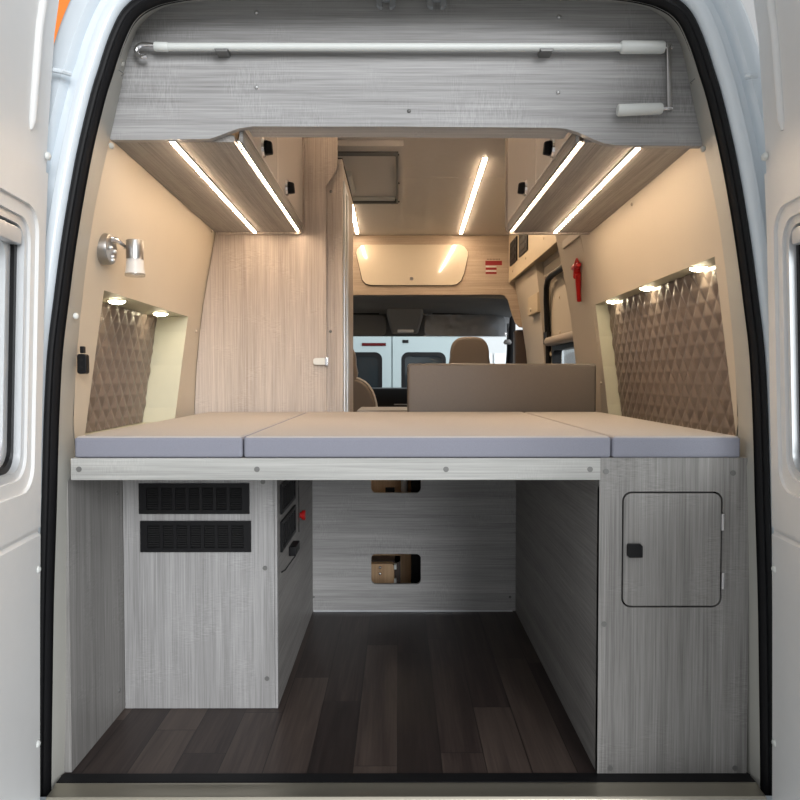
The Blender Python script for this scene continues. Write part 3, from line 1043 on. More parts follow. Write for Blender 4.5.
MB().box((X(334, YW + 0.02), YW + 0.024, 0.0), (xs_, YW + 0.10, 1.745)).build('corner_post', 'oak_warm', wd, bevel=0.002)
MB().box((xs_ - 0.02, YW + 0.10, 0.0), (xs_ - 0.002, 3.575, 1.745)).build('washroom_wall', 'oak_warm', wd, bevel=0.001)
MB().box((xs_ - 0.024, YW + 0.03, 1.745), (xs_ + 0.001, 3.578, 1.752)).build('top_edge', 'black', wd)
for y0, y1, m in ((2.92, 2.99, 'alu2'), (3.07, 3.16, 'alu2'),):
    MB().box((xs_ - 0.003, y0, 0.0), (xs_ + 0.006, y1, 1.655)).build('door_profile', m, wd, bevel=0.002)
MB().box((xs_ - 0.004, 2.99, 0.0), (xs_ + 0.001, 3.07, 1.62)).build('door_groove', 'midgrey', wd)
MB().box((xs_ - 0.004, 2.92, 1.655), (xs_ + 0.004, 3.16, 1.675)).build('door_head', 'alu2', wd)
MB().dome(at(331, 191.5, YW + 0.020), (0, -1, 0), 0.006, 0.004).build('screw', 'screw', wd)
MB().dome(at(330.5, 331.5, YW + 0.020), (0, -1, 0), 0.006, 0.004).build('screw', 'screw', wd)
a, b = at(313.5, 365, YW), at(327.5, 358, YW)
lt = MB().prism(rrect(a.x, a.z, b.x - 0.004, b.z, 0.010, 4), 'y', YW - 0.016, YW - 0.004).build('latch', 'whitep', wd, bevel=0.002)
MB().box((b.x - 0.008, YW - 0.018, a.z - 0.003), (b.x + 0.004, YW - 0.0005, b.z + 0.002)).build('latch_block', 'chrome', lt, bevel=0.002)
MB().box((-0.79, 3.55, 0.0), (xs_ - 0.02, 3.575, 1.745)).build('front_panel', 'oak_warm', wd)

# ------------------------------------------------------------------ bed
ZB = 0.7265
YF = YQ_ = 1.660
bed = thing('bed_frame', 'bed platform with pale grey oak front rail spanning the storage bay', 'bed frame', (XC, 2.2, 0.66))
rail = MB().box((X(70, 1.652), 1.650, Z(480, 1.652)), (at(598.5, 600, YQ_).x - 0.0005, 1.668, ZB)).build('front_rail', 'oak_rail', bed, bevel=0.0015)
for px in (79, 257, 446, 590):
    MB().disc(at(px, 469.3, 1.6502), (0, -1, 0), 0.0062, 0.0012, 16).build('screw', 'screw', rail)
MB().box((-0.735, 1.678, ZB - 0.016), (0.775, 2.83, ZB)).build('platform', 'oak_hb', bed)
zt = 0.7755
for x0, x1, lab in ((X(75, 1.66), X(242.6, 1.66), 'grey fabric mattress cushion at the left, beside the reading lamp wall'),
                    (X(244, 1.66), X(610.5, 1.66), 'wide grey fabric mattress cushion in the middle of the bed'),
                    (X(611.5, 1.66), X(740, 1.66), 'grey fabric mattress cushion at the right, above the locker with small door')):
    t = thing('mattress_cushion', lab, 'mattress', ((x0 + x1) / 2, 2.2, ZB), 'bed mattress cushions')
    cushion('border', (x0, 1.652, ZB + 0.0005), (x1, 2.822, zt - 0.0025), 'fabric', t, bev=0.008)
    cushion('top_cover', (x0 + 0.0025, 1.6545, zt - 0.016), (x1 - 0.0025, 2.8195, zt), 'fabric_top', t, bev=0.0075)

# ------------------------------------------------------------------ left storage: cladding and equipment cabinet
cl = thing('side_cladding', 'grey oak board lining the left side of the storage bay', 'wall panel', (-0.75, 1.9, 0))
MB().box((-0.771, 1.672, 0.001), (-0.748, 2.83, 0.70)).build('board', 'oak_v2', cl, bevel=0.001)
for px, py in ((119.3, 493, ), (122.2, 690)):
    Y = 1.965
    MB().dome((-0.748, Y, Z(py, Y)), (1, 0, 0), 0.006, 0.003).build('screw', 'screw', cl)


def vent(parent, org, ux, uz, nrm, w, h):
    """louvred grille in the plane (ux, uz) with outward normal nrm"""
    org, ux, uz, nrm = Vector(org), Vector(ux), Vector(uz), Vector(nrm)
    P = lambda u, v, d: org + ux * u + uz * v + nrm * d
    v = MB()
    B = lambda m, u0, v0, u1, v1, d0, d1: m.hexa([P(u0, v0, d0), P(u1, v0, d0), P(u1, v1, d0), P(u0, v1, d0), P(u0, v0, d1), P(u1, v0, d1), P(u1, v1, d1), P(u0, v1, d1)])
    b = 0.011
    n = 7
    cell = (w - 2 * 0.02) / n
    B(v, 0, 0, w, b, 0, 0.006)
    B(v, 0, h - b, w, h, 0, 0.006)
    B(v, 0, b, 0.02, h - b, 0, 0.006)
    B(v, w - 0.02, b, w, h - b, 0, 0.006)
    for k in range(1, n):
        u = 0.02 + cell * k
        B(v, u - 0.0045, b, u + 0.0045, h - b, 0, 0.0055)
    root = v.build('vent_grille', 'black', parent, loc=org)
    s = MB()
    m = 10
    for k in range(m):
        z = b + (h - 2 * b) * (k + 0.5) / m
        s.hexa([P(0.02, z - 0.0022, 0.001), P(w - 0.02, z - 0.0022, 0.001), P(w - 0.02, z - 0.0012, 0.001), P(0.02, z - 0.0012, 0.001),
                P(0.02, z + 0.0004, 0.0042), P(w - 0.02, z + 0.0004, 0.0042), P(w - 0.02, z + 0.0016, 0.0042), P(0.02, z + 0.0016, 0.0042)])
    s.build('louvres', 'black', root, loc=org)
    q = MB()
    q.quad(P(0.015, b * 0.7, 0.0006), P(w - 0.015, b * 0.7, 0.0006), P(w - 0.015, h - b * 0.7, 0.0006), P(0.015, h - b * 0.7, 0.0006))
    q.build('shade_backing', 'void', root, loc=org)  # black sheet standing in for the shaded hollow behind the louvres
    return root


YC = 2.000
cab = thing('equipment_cabinet', 'grey oak equipment cabinet with black louvred vents, left in the storage bay', 'cabinet', (-0.53, 2.0, 0))
MB().box((-0.7465, YC, 0.001), (at(274.5, 620, YC).x, YC + 0.016, 0.708)).build('front_panel', 'oak_v', cab, bevel=0.001)
XS = at(277.5, 620, YC).x
MB().box((at(274.5, 620, YC).x + 0.0005, YC, 0.001), (XS, YC + 0.016, 0.708)).build('edge_strip', 'oak_v', cab, bevel=0.001)
MB().box((XS - 0.016, YC + 0.0165, 0.001), (XS, 2.834, 0.708)).build('side_panel', 'oak_side', cab, bevel=0.001)
z0, z1 = Z(513.5, YC), Z(483, YC)
vent(cab, (X(138.5, YC), YC - 0.0005, z0), (1, 0, 0), (0, 0, 1), (0, -1, 0), X(249, YC) - X(138.5, YC), z1 - z0)
z2, z3 = Z(551.5, YC), Z(520.5, YC)
vent(cab, (X(139.5, YC), YC - 0.0005, z2), (1, 0, 0), (0, 0, 1), (0, -1, 0), X(250.5, YC) - X(139.5, YC), z3 - z2)
vent(cab, (XS + 0.0005, 2.05, z0 - 0.012), (0, 1, 0), (0, 0, 1), (1, 0, 0), 0.28, 0.083)
vent(cab, (XS + 0.0005, 2.05, z2 - 0.014), (0, 1, 0), (0, 0, 1), (1, 0, 0), 0.28, 0.085)
for px, py in ((263, 481.8), (265, 568), (267, 678.5)):
    MB().disc(at(px, py, YC), (0, -1, 0), 0.0065, 0.0012, 16).build('screw', 'screw', cab)
kb = MB().tube([(XS, 2.47, Z(515, 2.47)), (XS + 0.006, 2.47, Z(515, 2.47)), (XS + 0.007, 2.47, Z(515, 2.47)), (XS + 0.018, 2.47, Z(515, 2.47))], [0.010, 0.010, 0.016, 0.017], 14).build('isolator_knob', 'red', cab)
sk2 = MB().box((XS, 2.21, Z(553, 2.25)), (XS + 0.022, 2.30, Z(544, 2.25))).build('power_socket', 'black', cab, bevel=0.003)
MB().tube([(XS + 0.02, 2.25, Z(552, 2.25)), (XS + 0.018, 2.22, Z(556, 2.22)), (XS + 0.006, 2.10, Z(570, 2.1)), (XS + 0.003, 2.06, Z(572, 2.06))], 0.0018, 6).build('cable', 'black', cab)
MB().tube([(XS + 0.003, 2.42, 0.69), (XS + 0.003, 2.42, Z(532, 2.42))], 0.0012, 6).build('cable', 'black', cab)

# ------------------------------------------------------------------ back partition with two cut-outs
YP = 2.838
pt = thing('partition', 'grey oak partition with two rounded cut-outs behind the storage bay', 'partition', (0.05, YP, 0))
xa, xb = X(371, YP), X(421, YP)
zm = 0.33
lo = holed((XS - 0.012, 0.002, 0.460, zm), (xa, Z(584.3, YP), xb, Z(554, YP)), 0.018, xz(YP), 0, 0.015)
up = holed((XS - 0.012, zm, 0.460, 0.708), (xa, Z(493, YP), xb, Z(463, YP)), 0.018, xz(YP), 0, 0.015)
tmp = bpy.data.meshes.new('t')
up.bm.to_mesh(tmp)
lo.bm.from_mesh(tmp)
bpy.data.meshes.remove(tmp)
lo.build('board', 'oak_hb', pt, smooth=False)
MB().box((XS + 0.002, YP - 0.004, 0.0008), (0.443, YP - 0.0003, 0.006)).build('edge_strip', 'alu2', pt)
for px, py in ((311.5, 597), (512, 597)):
    MB().dome(at(px + (2 if px < 400 else -2), py, YP), (0, -1, 0), 0.005, 0.003).build('screw', 'screw', pt)

# ------------------------------------------------------------------ right storage cabinet
rc = thing('storage_cabinet', 'grey oak cabinet with small hatch door, right in the storage bay', 'cabinet', (0.62, 1.66, 0))
YQ = 1.660
x0, x1 = at(598.5, 600, YQ).x, at(749, 600, YQ).x
dx0, dx1, dz0, dz1 = at(623.5, 550, YQ).x, at(720.5, 550, YQ).x, Z(606, YQ), Z(493.5, YQ)
g_ = 0.0042
holed((x0, 0.004, x1, ZB), (dx0 - g_, dz0 - g_, dx1 + g_, dz1 + g_), 0.022, xz(YQ), 0, 0.016, n=8).build('front_panel', 'oak_v2', rc, smooth=False)
dd = MB().prism(rrect(dx0, dz0, dx1, dz1, 0.018, 8), 'y', YQ + 0.0005, YQ + 0.016).build('hatch_door', 'oak_v2', rc, smooth=False)
MB().box((dx0 - 0.03, YQ + 0.020, dz0 - 0.03), (dx1 + 0.03, YQ + 0.024, dz1 + 0.03)).build('inner_frame_or_shade', 'void', rc)  # solid black plate standing in for the shade behind the door gap
a, b = at(626.8, 557, YQ), at(641.8, 543.5, YQ)
c = 0.004
MB().prism([(a.x + c, a.z), (b.x - 0.001, a.z), (b.x, a.z + 0.001), (b.x, b.z - 0.005), (b.x - 0.005, b.z), (a.x + 0.002, b.z), (a.x, b.z - 0.002), (a.x, a.z + c)], 'y', YQ - 0.008, YQ + 0.002).build('latch', 'black', dd, bevel=0.0015)
for py in (522, 580.5):
    p = at(721.8, py, YQ)
    MB().box((p.x - 0.002, YQ - 0.005, p.z - 0.019), (p.x + 0.004, YQ + 0.002, p.z + 0.019)).build('hinge', 'chrome', dd, bevel=0.001)
for px, py in ((606, 471.5), (733, 473), (604, 624), (610, 768), (735, 768)):
    MB().disc(at(px, py, YQ), (0, -1, 0), 0.0063, 0.0012, 16).build('screw', 'screw', rc)
MB().box((x0, YQ + 0.0165, 0.002), (x0 + 0.016, 2.834, 0.708)).build('side_panel', 'oak_side', rc, bevel=0.001)
MB().box((x0 - 0.0, YQ - 0.0, 0.004), (x0 + 0.0001, YQ + 0.016, 0.66)).build('edge_band', 'oak_side', rc)

# ------------------------------------------------------------------ things behind the partition (bench) and backrest
bn = thing('bench_box', 'bare wood bench box seen through the partition cut-outs', 'bench', (0.1, 3.2, 0))
MB().prism(rrect(X(360, 3.02), 0.002, X(394, 3.02), Z(564, 3.02), 0.012, 4), 'y', 3.02, 3.06).build('door', 'birch', bn, bevel=0.002)
for px, py in ((380, 567.5), (380, 573.5)):
    MB().dome(at(px, py, 3.02), (0, -1, 0), 0.007, 0.006).build('knob', 'chrome', bn)
for py in (566.5, 581):
    q = at(394.5, py, 3.02)
    MB().box((q.x - 0.002, 3.012, q.z - 0.010), (q.x + 0.008, 3.03, q.z + 0.010)).build('hinge', 'whitep', bn)
MB().box((X(364, 3.2), 3.2, 0.002), (X(411, 3.2), 3.22, 0.56)).build('back_panel', 'birch', bn)
MB().box((X(394.5, 3.1), 3.10, 0.002), (X(400.5, 3.1), 3.18, Z(560.5, 3.1))).build('inner_post', 'brown', bn)
MB().box((X(360, 3.1), 3.10, Z(562.5, 3.1)), (X(400, 3.1), 3.18, Z(560.5, 3.1))).build('inner_rail', 'brown', bn)
MB().box((X(411.5, 3.1), 3.08, 0.002), (X(455, 3.1), 3.3, 0.56)).build('battery_case', 'black', bn, bevel=0.004)
MB().box((X(401, 3.1), 3.12, Z(494, 3.1)), (X(408, 3.1), 3.15, 0.58)).build('upright_pipe', 'alu2', bn, bevel=0.01)
q = at(390, 491, 3.18)
MB().box((q.x - 0.02, 3.17, q.z - 0.014), (q.x + 0.02, 3.198, q.z + 0.014)).build('wall_plug', 'black', bn, bevel=0.002)
MB().box((-0.10, 2.99, 0.585), (0.80, 3.5, 0.60)).build('seat_board', 'birch', bn)

bk = thing('upholstered_bench', 'brown padded bench backrest standing behind the mattress', 'bench', (0.42, 2.95, 0.60))
BR = cushion('backrest_pad', (X(407.5, 2.90), 2.90, 0.603), (X(596.5, 2.90), 3.01, Z(363.5, 2.90)), 'leather', bk, bev=0.014)
zz = Z(363.5, 2.90)
sm = [(X(410, 2.9), 2.902, zz - 0.010), (X(415, 2.9), 2.9015, zz - 0.0075), (X(590, 2.9), 2.9015, zz - 0.0075), (X(594.5, 2.9), 2.902, zz - 0.011)]
MB().tube(sm, 0.0018, 6).build('seam', 'leather', bk)
cushion('seat_pad', (0.05, 3.02, 0.602), (0.79, 3.48, 0.70), 'leather', bk, bev=0.02)

# ------------------------------------------------------------------ reading lamp
zl = Z(253, 1.87)
bx = PL(1.815, zl)[0]
lp = thing('reading_lamp', 'chrome reading lamp with frosted shade on the left wall above the niche', 'lamp', (bx, 1.815, zl))
base = MB().tube([(bx - 0.003, 1.815, zl), (bx + 0.012, 1.815, zl), (bx + 0.020, 1.815, zl), (bx + 0.0205, 1.815, zl)], [0.038, 0.038, 0.036, 0.030], 28).build('base', 'nickel', lp)
for dy, dz, r in ((-0.012, 0.001, 0.006), (0.012, -0.004, 0.006), (0.0, -0.018, 0.0045), (0.0, -0.027, 0.006)):
    MB().dome((bx + 0.0205, 1.815 + dy, zl + dz), (1, 0, 0), r, 0.008).build('switch', 'steel', base)
hx = X(136.5, 1.88)
za = Z(246, 1.88)
MB().tube([(bx + 0.018, 1.815, zl + 0.024), (bx + 0.030, 1.822, zl + 0.023), (hx - 0.024, 1.872, za - 0.002)], [0.008, 0.0058, 0.005], 12).build('arm', 'chrome', lp)
MB().tube([(hx - 0.028, 1.88, za - 0.002), (hx - 0.018, 1.88, za - 0.001)], 0.0065, 12).build('joint', 'chrome', lp)
zh1, zh0 = Z(240.5, 1.88), Z(259.5, 1.88)
MB().tube([(hx, 1.88, zh1), (hx, 1.88, zh1 - 0.002), (hx, 1.88, zh0)], [0.0205, 0.0215, 0.0215], 28).build('head', 'nickel', lp)
sh = MB().tube([(hx, 1.88, zh0), (hx, 1.88, zh0 - 0.022), (hx, 1.88, zh0 - 0.036)], [0.0205, 0.0225, 0.0245], 28, cap=False).build('shade', 'frost2', lp)
MB().tube([(hx, 1.88, zh0 - 0.036), (hx, 1.88, zh0 - 0.041), (hx, 1.88, zh0 - 0.043)], [0.0245, 0.0248, 0.0235], 28).build('shade_rim', 'frost', sh)

# power socket on left pillar
pz = at(86.5, 362, 1.735)
so = thing('wall_socket', 'small black power socket on the left pillar trim beside the niche', 'socket', pz)
MB().prism(rrect(pz.x - 0.010, pz.z - 0.028, pz.x + 0.011, pz.z + 0.018, 0.006, 4), 'y', 1.705, 1.726).build('body', 'black', so, bevel=0.002)
MB().box((pz.x - 0.006, 1.712, pz.z + 0.020), (pz.x + 0.003, 1.726, pz.z + 0.036)).build('switch', 'black', so, bevel=0.002)
for dz in (-0.012, 0.004):
    MB().disc((pz.x, 1.7052, pz.z + dz), (0, -1, 0), 0.0035, 0.0006, 10).build('outlet_hole', 'void', so)

# red hammer
hb = PR(2.99, 1.25)
ph = lambda px, py: Vector((XC + fw(Z(py, 3.15), 3.0) + 0.002, 3.15, Z(py, 3.15)))
hm = thing('emergency_hammer', 'red emergency hammer hanging on the cream pillar right of the cab', 'hammer', ph(577, 300))


def hp(px, py):
    Y = 3.2
    return Vector((X(px, Y) , Y, Z(py, Y)))


def wallx(z):
    return XC + fw(z, 3.0) + 0.018


def hpt(px, py):
    z = Z(py, 3.2)
    x = wallx(z) - 0.012
    Y = x * F / (px - 398)
    return Vector((x, Y, Z(py, Y)))


MB().tube([hpt(577.2, 273), hpt(577.6, 284), hpt(578, 292), hpt(578.6, 301)], [0.013, 0.012, 0.010, 0.010], 10).build('handle', 'red', hm)
MB().tube([hpt(571.8, 268.5), hpt(573.5, 267.3), hpt(576, 266), hpt(578.2, 264.5)], [0.008, 0.014, 0.015, 0.010], 10).build('head', 'red', hm)
MB().tube([hpt(576, 277), hpt(576.4, 263.5), hpt(575.8, 258)], [0.016, 0.014, 0.003], 10).build('holder', 'red', hm)

# ------------------------------------------------------------------ beige control locker above the side door
ct = thing('control_locker', 'beige overhead locker with black switch panel above the side door', 'locker', (0.85, 4.4, 1.58))
XL = 0.795
zb0, zb1 = 1.585, ZC - 0.006
MB().box((XL, 3.62, zb0), (XL + 0.016, 5.34, zb1)).build('face_panel', 'beigepan', ct, bevel=0.002)
MB().box((XL + 0.017, 3.62, zb0 + 0.012), (0.93, 5.34, zb0 + 0.024)).build('bottom_panel', 'beigepan', ct)


def on_face(px, py):
    Y = XL * F / (px - 398 + 0.0)
    return (Y, Z(py, Y))


sp = []
yA, yB, yCc, yD = XL * F / (510.5 - 398), XL * F / (517 - 398), XL * F / (519.5 - 398), XL * F / (527.5 - 398)
for ya_, yb2, nm in ((yB, yA, 'switch_panel'), (yD, yCc, 'control_panel')):
    zlo, zhi = 1.685, 1.845
    w = MB().box((XL - 0.010, ya_, zlo), (XL, yb2, zhi)).build(nm, 'black', ct, bevel=0.003)
    for k in range(3):
        MB().box((XL - 0.014, ya_ + 0.04, zlo + 0.022 + k * 0.045), (XL - 0.009, yb2 - 0.04, zlo + 0.050 + k * 0.045)).build('switch', 'black', w, bevel=0.002)
for px, py in ((512, 271), (525, 258), (543, 238)):
    y, z = on_face(px, py)
    MB().dome((XL, y, z), (-1, 0, 0), 0.010, 0.005).build('screw', 'beigepan', ct)

# ------------------------------------------------------------------ bulkhead over the cab
YBk = 5.36
kt = thing('cab_locker', 'beige oak bulkhead locker above the cab with ivory flap', 'locker', (0.2, YBk, 1.5))
pts = [(-0.69, ZC - 0.002), (-0.69, Z(295, YBk)), (X(352, YBk), Z(295, YBk)), (X(500, YBk), Z(294.5, YBk)), (X(504, YBk), Z(295.5, YBk)), (X(507.5, YBk), Z(300, YBk)), (X(511, YBk), Z(312, YBk)), (X(515, YBk), Z(323, YBk)), (X(519, YBk), Z(327, YBk)),
       (0.93, Z(328, YBk)), (0.86, ZC - 0.002)]
MB().prism(pts, 'y', YBk, YBk + 0.02).build('face_panel', 'oak_bulk', kt, smooth=False)
hpts = [(366, 245), (459, 245), (464, 247), (467.5, 252), (467.5, 256), (463.5, 274), (460.5, 281), (456, 284.5), (451, 285.5), (371, 285.5), (366, 284), (362.5, 280), (357.5, 258), (356.5, 253), (357.5, 249), (361, 246)]
fl = MB().prism([(X(x, YBk), Z(y, YBk)) for x, y in hpts], 'y', YBk - 0.018, YBk - 0.001).build('flap', 'hatch', kt, bevel=0.003)
MB().prism([(X(x + (0.4 if x > 412 else -0.4), YBk), Z(y + (0.5 if y > 265 else -0.2), YBk)) for x, y in hpts], 'y', YBk - 0.004, YBk - 0.0005).build('flap_gasket', 'brown', kt)
kn = at(411.5, 279, YBk - 0.018)
MB().tube([kn, kn + Vector((0, -0.008, 0)), kn + Vector((0, -0.010, 0)), kn + Vector((0, -0.022, 0))], [0.007, 0.007, 0.014, 0.012], 14).build('knob', 'chrome', fl)
# red notice sticker
st = thing('notice_sticker', 'small dark red notice sticker with white lines beside the ivory flap', 'sticker', at(493, 266, YBk))
for x0_, y0_, x1_, y1_ in ((485.3, 260.8, 502, 265.2), (485.6, 267.6, 496.6, 269.8), (485.6, 272.0, 496.6, 274)):
    a, b = at(x0_, y1_, YBk), at(x1_, y0_, YBk)
    MB().box((a.x, YBk - 0.0012, a.z), (b.x, YBk - 0.0002, b.z)).build('red_band', 'redlab', st, smooth=False)
for y_, xs2, m in ((266.4, (485.8, 496.6), 'whitep'), (270.9, (485.8, 496.4), 'whitep'), (259.2, (487, 500.5), 'brown')):
    n = 9
    t = MB()
    for k in range(n):
        xa_ = xs2[0] + (xs2[1] - xs2[0]) * k / n
        a, b = at(xa_, y_ + 0.8, YBk), at(xa_ + (xs2[1] - xs2[0]) / n * (0.8 if m != 'brown' else 0.4), y_ - 0.5, YBk)
        t.box((a.x, YBk - 0.0012, a.z), (b.x, YBk - 0.0002, b.z))
    t.build('print_line', m, st, smooth=False)

# ------------------------------------------------------------------ cab: headliner, console, visors, dashboard, seats, windscreen
mb = MB()
rows = []
for Y, z in ((5.384, Z(295, 5.384) + 0.02), (5.40, Z(297, 5.4)), (5.62, Z(302, 5.62)), (5.75, Z(304, 5.75)), (5.78, Z(307, 5.78)), (6.0, Z(312, 6.0)), (6.10, Z(314, 6.1))):
    rows.append([(x, Y, z - 0.03 * abs((x - 0.02) / 0.9) ** 4) for x in [-0.92 + 0.08 * k for k in range(24)]])
mb.grid(rows)
rows = [[(x, 6.10, Z(314, 6.1)) for x in (-0.92, 0.92)], [(x, 6.20, Z(336.5, 6.2)) for x in (-0.92, 0.92)]]
mb.grid(rows)
o = structure(mb.build('trim_10', 'darkgrey', angle=35))
o['label'] = 'dark grey cab headliner above the windscreen'
co = thing('overhead_console', 'dark grey overhead console between the two sun visors', 'console', at(405, 330, 6.0))
MB().hexa([at(386, 308, 5.82), at(424, 308, 5.82), at(424, 314, 6.05), at(386, 314, 6.05), at(392, 334, 6.02), at(418, 334, 6.02), at(418, 334, 6.18), at(392, 334, 6.18)]).build('body', 'midgrey', co, bevel=0.02)
a, b = at(397.5, 332.5, 5.99), at(413.5, 329, 5.99)
MB().box((a.x, 5.985, a.z), (b.x, 6.03, b.z)).build('map_light', 'alu2', co, bevel=0.003)
for x0_, x1_, lab, film in ((346, 386.5, 'dark grey sun visor left of the overhead console', False), (425, 505.5, 'dark grey sun visor wrapped in clear film, right of the console', True)):
    a, b = at(x0_, 336.5, 6.08), at(x1_, 315, 6.08)
    t = thing('sun_visor', lab, 'sun visor', ((a.x + b.x) / 2, 6.08, b.z), 'cab sun visors')
    MB().prism(rrect(a.x, a.z, b.x, b.z, 0.05, 5), 'y', 6.06, 6.085).build('pad', 'darkgrey', t, bevel=0.006)
    MB().tube([Vector((a.x + 0.06, 6.07, b.z + 0.012)), Vector((b.x - 0.06, 6.07, b.z + 0.012))], 0.008, 8).build('hinge_rod', 'black', t)
    if film:
        r = random.Random(3)
        rows = []
        nx, nz = 34, 10
        for j in range(nz + 1):
            rows.append([(a.x - 0.01 + (b.x - a.x + 0.02) * i / nx, 6.05 + 0.006 * r.random(), a.z - 0.008 + (b.z - a.z + 0.012) * j / nz) for i in range(nx + 1)])
        MB().grid(rows).build('clear_film', 'film', t, angle=15)
mr = at(507.5, 341, 5.9)
t = thing('interior_mirror', 'small round mirror hanging at right end of the wrapped visor', 'mirror', mr)
MB().tube([mr + Vector((0.006, 0.02, 0.14)), mr + Vector((0.004, 0.015, 0.05)), mr], 0.006, 8).build('stem', 'black', t)
MB().tube([mr + Vector((-0.028, 0, -0.004)), mr + Vector((-0.02, 0, -0.008)), mr + Vector((0.02, 0, -0.008)), mr + Vector((0.028, 0, -0.004))], [0.012, 0.02, 0.02, 0.012], 12).build('shell', 'midgrey', t)
# dashboard
db = thing('dashboard', 'black dashboard below the windscreen seen left of the padded backrest', 'dashboard', (0, 6.3, 0.3))
MB().prism([(6.0, 0.0), (6.0, 0.60), (6.06, 0.70), (6.20, Z(388.5, 6.2)), (6.50, Z(387.5, 6.5)), (6.95, 0.76), (6.95, 0.0)], 'x', -0.95, 0.95).build('shell', 'black', db, bevel=0.01)
MB().box((X(394, 6.0), 5.99, Z(405, 6.0)), (X(407, 6.0), 6.02, Z(404, 6.0))).build('trim_line', 'midgrey', db)
# windscreen
wz = structure(MB().grid([[(-0.93, 6.22, 1.42), (0.93, 6.22, 1.42)], [(-0.99, 6.90, 0.76), (0.99, 6.90, 0.76)]]).build('window_1', 'glass'))
wz['label'] = 'windscreen of the cab'
for s in (-1, 1):
    pass
pp = structure(MB().tube([(0.945, 6.20, 1.46), (0.985, 6.45, 1.15), (1.02, 6.9, 0.72)], 0.038, 10).tube([(-0.885, 6.20, 1.46), (-0.93, 6.45, 1.15), (-0.99, 6.9, 0.72)], 0.045, 10).build('trim_11', 'black'))
pp['label'] = 'black windscreen pillars'
# belt/pillar cover by the cab entry, right
bc = structure(MB().box((X(513.5, 5.5), 5.45, 0.6), (X(530, 5.5), 5.55, Z(330, 5.5))).build('trim_12', 'brown', bevel=0.02))
bc['label'] = 'dark brown cab pillar cover'


def seat(cx, Y, label, ztop, hwb, hwh, zhead):
    t = thing('cab_chair', label, 'seat', (cx, Y, 0.0), 'cab seats')
    # backrest with rounded shoulders
    pts = []
    n = 18
    for k in range(n + 1):
        a = PI * k / n
        pts.append((cx + hwb * (abs(math.cos(a)) ** 0.55) * (1 if math.cos(a) >= 0 else -1), ztop - 0.30 + 0.30 * math.sin(a) ** 0.8))
    pts += [(cx - hwb * 0.92, 0.15), (cx + hwb * 0.92, 0.15)]
    MB().prism(pts, 'y', Y, Y + 0.14).build('backrest', 'seatlea', t, bevel=0.025, seg=3, angle=50)
    pl = [(p[0] + (0.004 if p[0] > cx else -0.004), Y + 0.02, p[1] + 0.003) for p in pts[:n + 1]]
    MB().tube(pl, 0.007, 6).build('piping', 'piping', t)
    hp_ = []
    for k in range(n + 1):
        a = PI * k / n
        hp_.append((cx + hwh * (abs(math.cos(a)) ** 0.6) * (1 if math.cos(a) >= 0 else -1), zhead - 0.14 + 0.14 * math.sin(a) ** 0.75))
    hp_ += [(cx - hwh * 1.08, zhead - 0.19), (cx - hwh * 0.98, zhead - 0.27), (cx + hwh * 0.98, zhead - 0.27), (cx + hwh * 1.08, zhead - 0.19)]
    MB().prism(hp_, 'y', Y + 0.0, Y + 0.11).build('headrest', 'seatlea', t, bevel=0.022, seg=3, angle=50)
    for d in (-0.06, 0.06):
        MB().tube([(cx + d, Y + 0.06, ztop - 0.06), (cx + d, Y + 0.06, zhead - 0.2)], 0.007, 8).build('headrest_post', 'chrome', t)
    MB().box((cx - hwb, Y + 0.10, 0.10), (cx + hwb, Y + 0.62, 0.28)).build('seat_base', 'seatlea', t, bevel=0.04, seg=3)


seat(-0.40, 4.75, 'brown leather driver seat with pale piping beside the washroom wall', Z(377, 4.75), 0.265, 0.13, Z(343, 4.75))
seat(X(470, 4.85), 4.85, 'brown leather passenger seat with its headrest above the padded backrest', Z(374, 4.85) - 0.03, 0.265, 0.128, Z(336.5, 4.85))
# dinette table edge
dt = thing('dinette_table', 'thin grey dinette table seen edge-on between cabinet and padded backrest', 'table', (0.0, 3.7, 0.0))
MB().box((-0.20, 3.60, Z(413, 3.6) - 0.008), (0.45, 3.98, Z(410, 3.6))).build('tabletop', 'oak_hb', dt, bevel=0.006)
MB().tube([(0.15, 3.8, 0.0), (0.15, 3.8, Z(413, 3.6) - 0.005)], 0.03, 16).build('leg', 'alu2', dt)

# ------------------------------------------------------------------ outside
ZG = -0.64
structure(MB().box((-40, -30, ZG - 0.1), (40, 60, ZG)).build('ground', 'concrete', smooth=False))['label'] = 'grey concrete yard'
YVN = 9.2
vn = thing('parked_van', 'pale white van parked behind, its rear doors seen through the windscreen', 'van', (X(392, YVN), YVN + 2.5, ZG))
xc = X(392, YVN)


def vsec(hw_, zt_, y):
    return [(xc - hw_, y, ZG + 0.45), (xc - hw_, y, 0.6), (xc - hw_ * 0.97, y, 1.2), (xc - hw_ * 0.86, y, zt_ - 0.14), (xc - hw_ * 0.72, y, zt_ - 0.02), (xc, y, zt_ + 0.02),
            (xc + hw_ * 0.72, y, zt_ - 0.02), (xc + hw_ * 0.86, y, zt_ - 0.14), (xc + hw_ * 0.97, y, 1.2), (xc + hw_, y, 0.6), (xc + hw_, y, ZG + 0.45)]


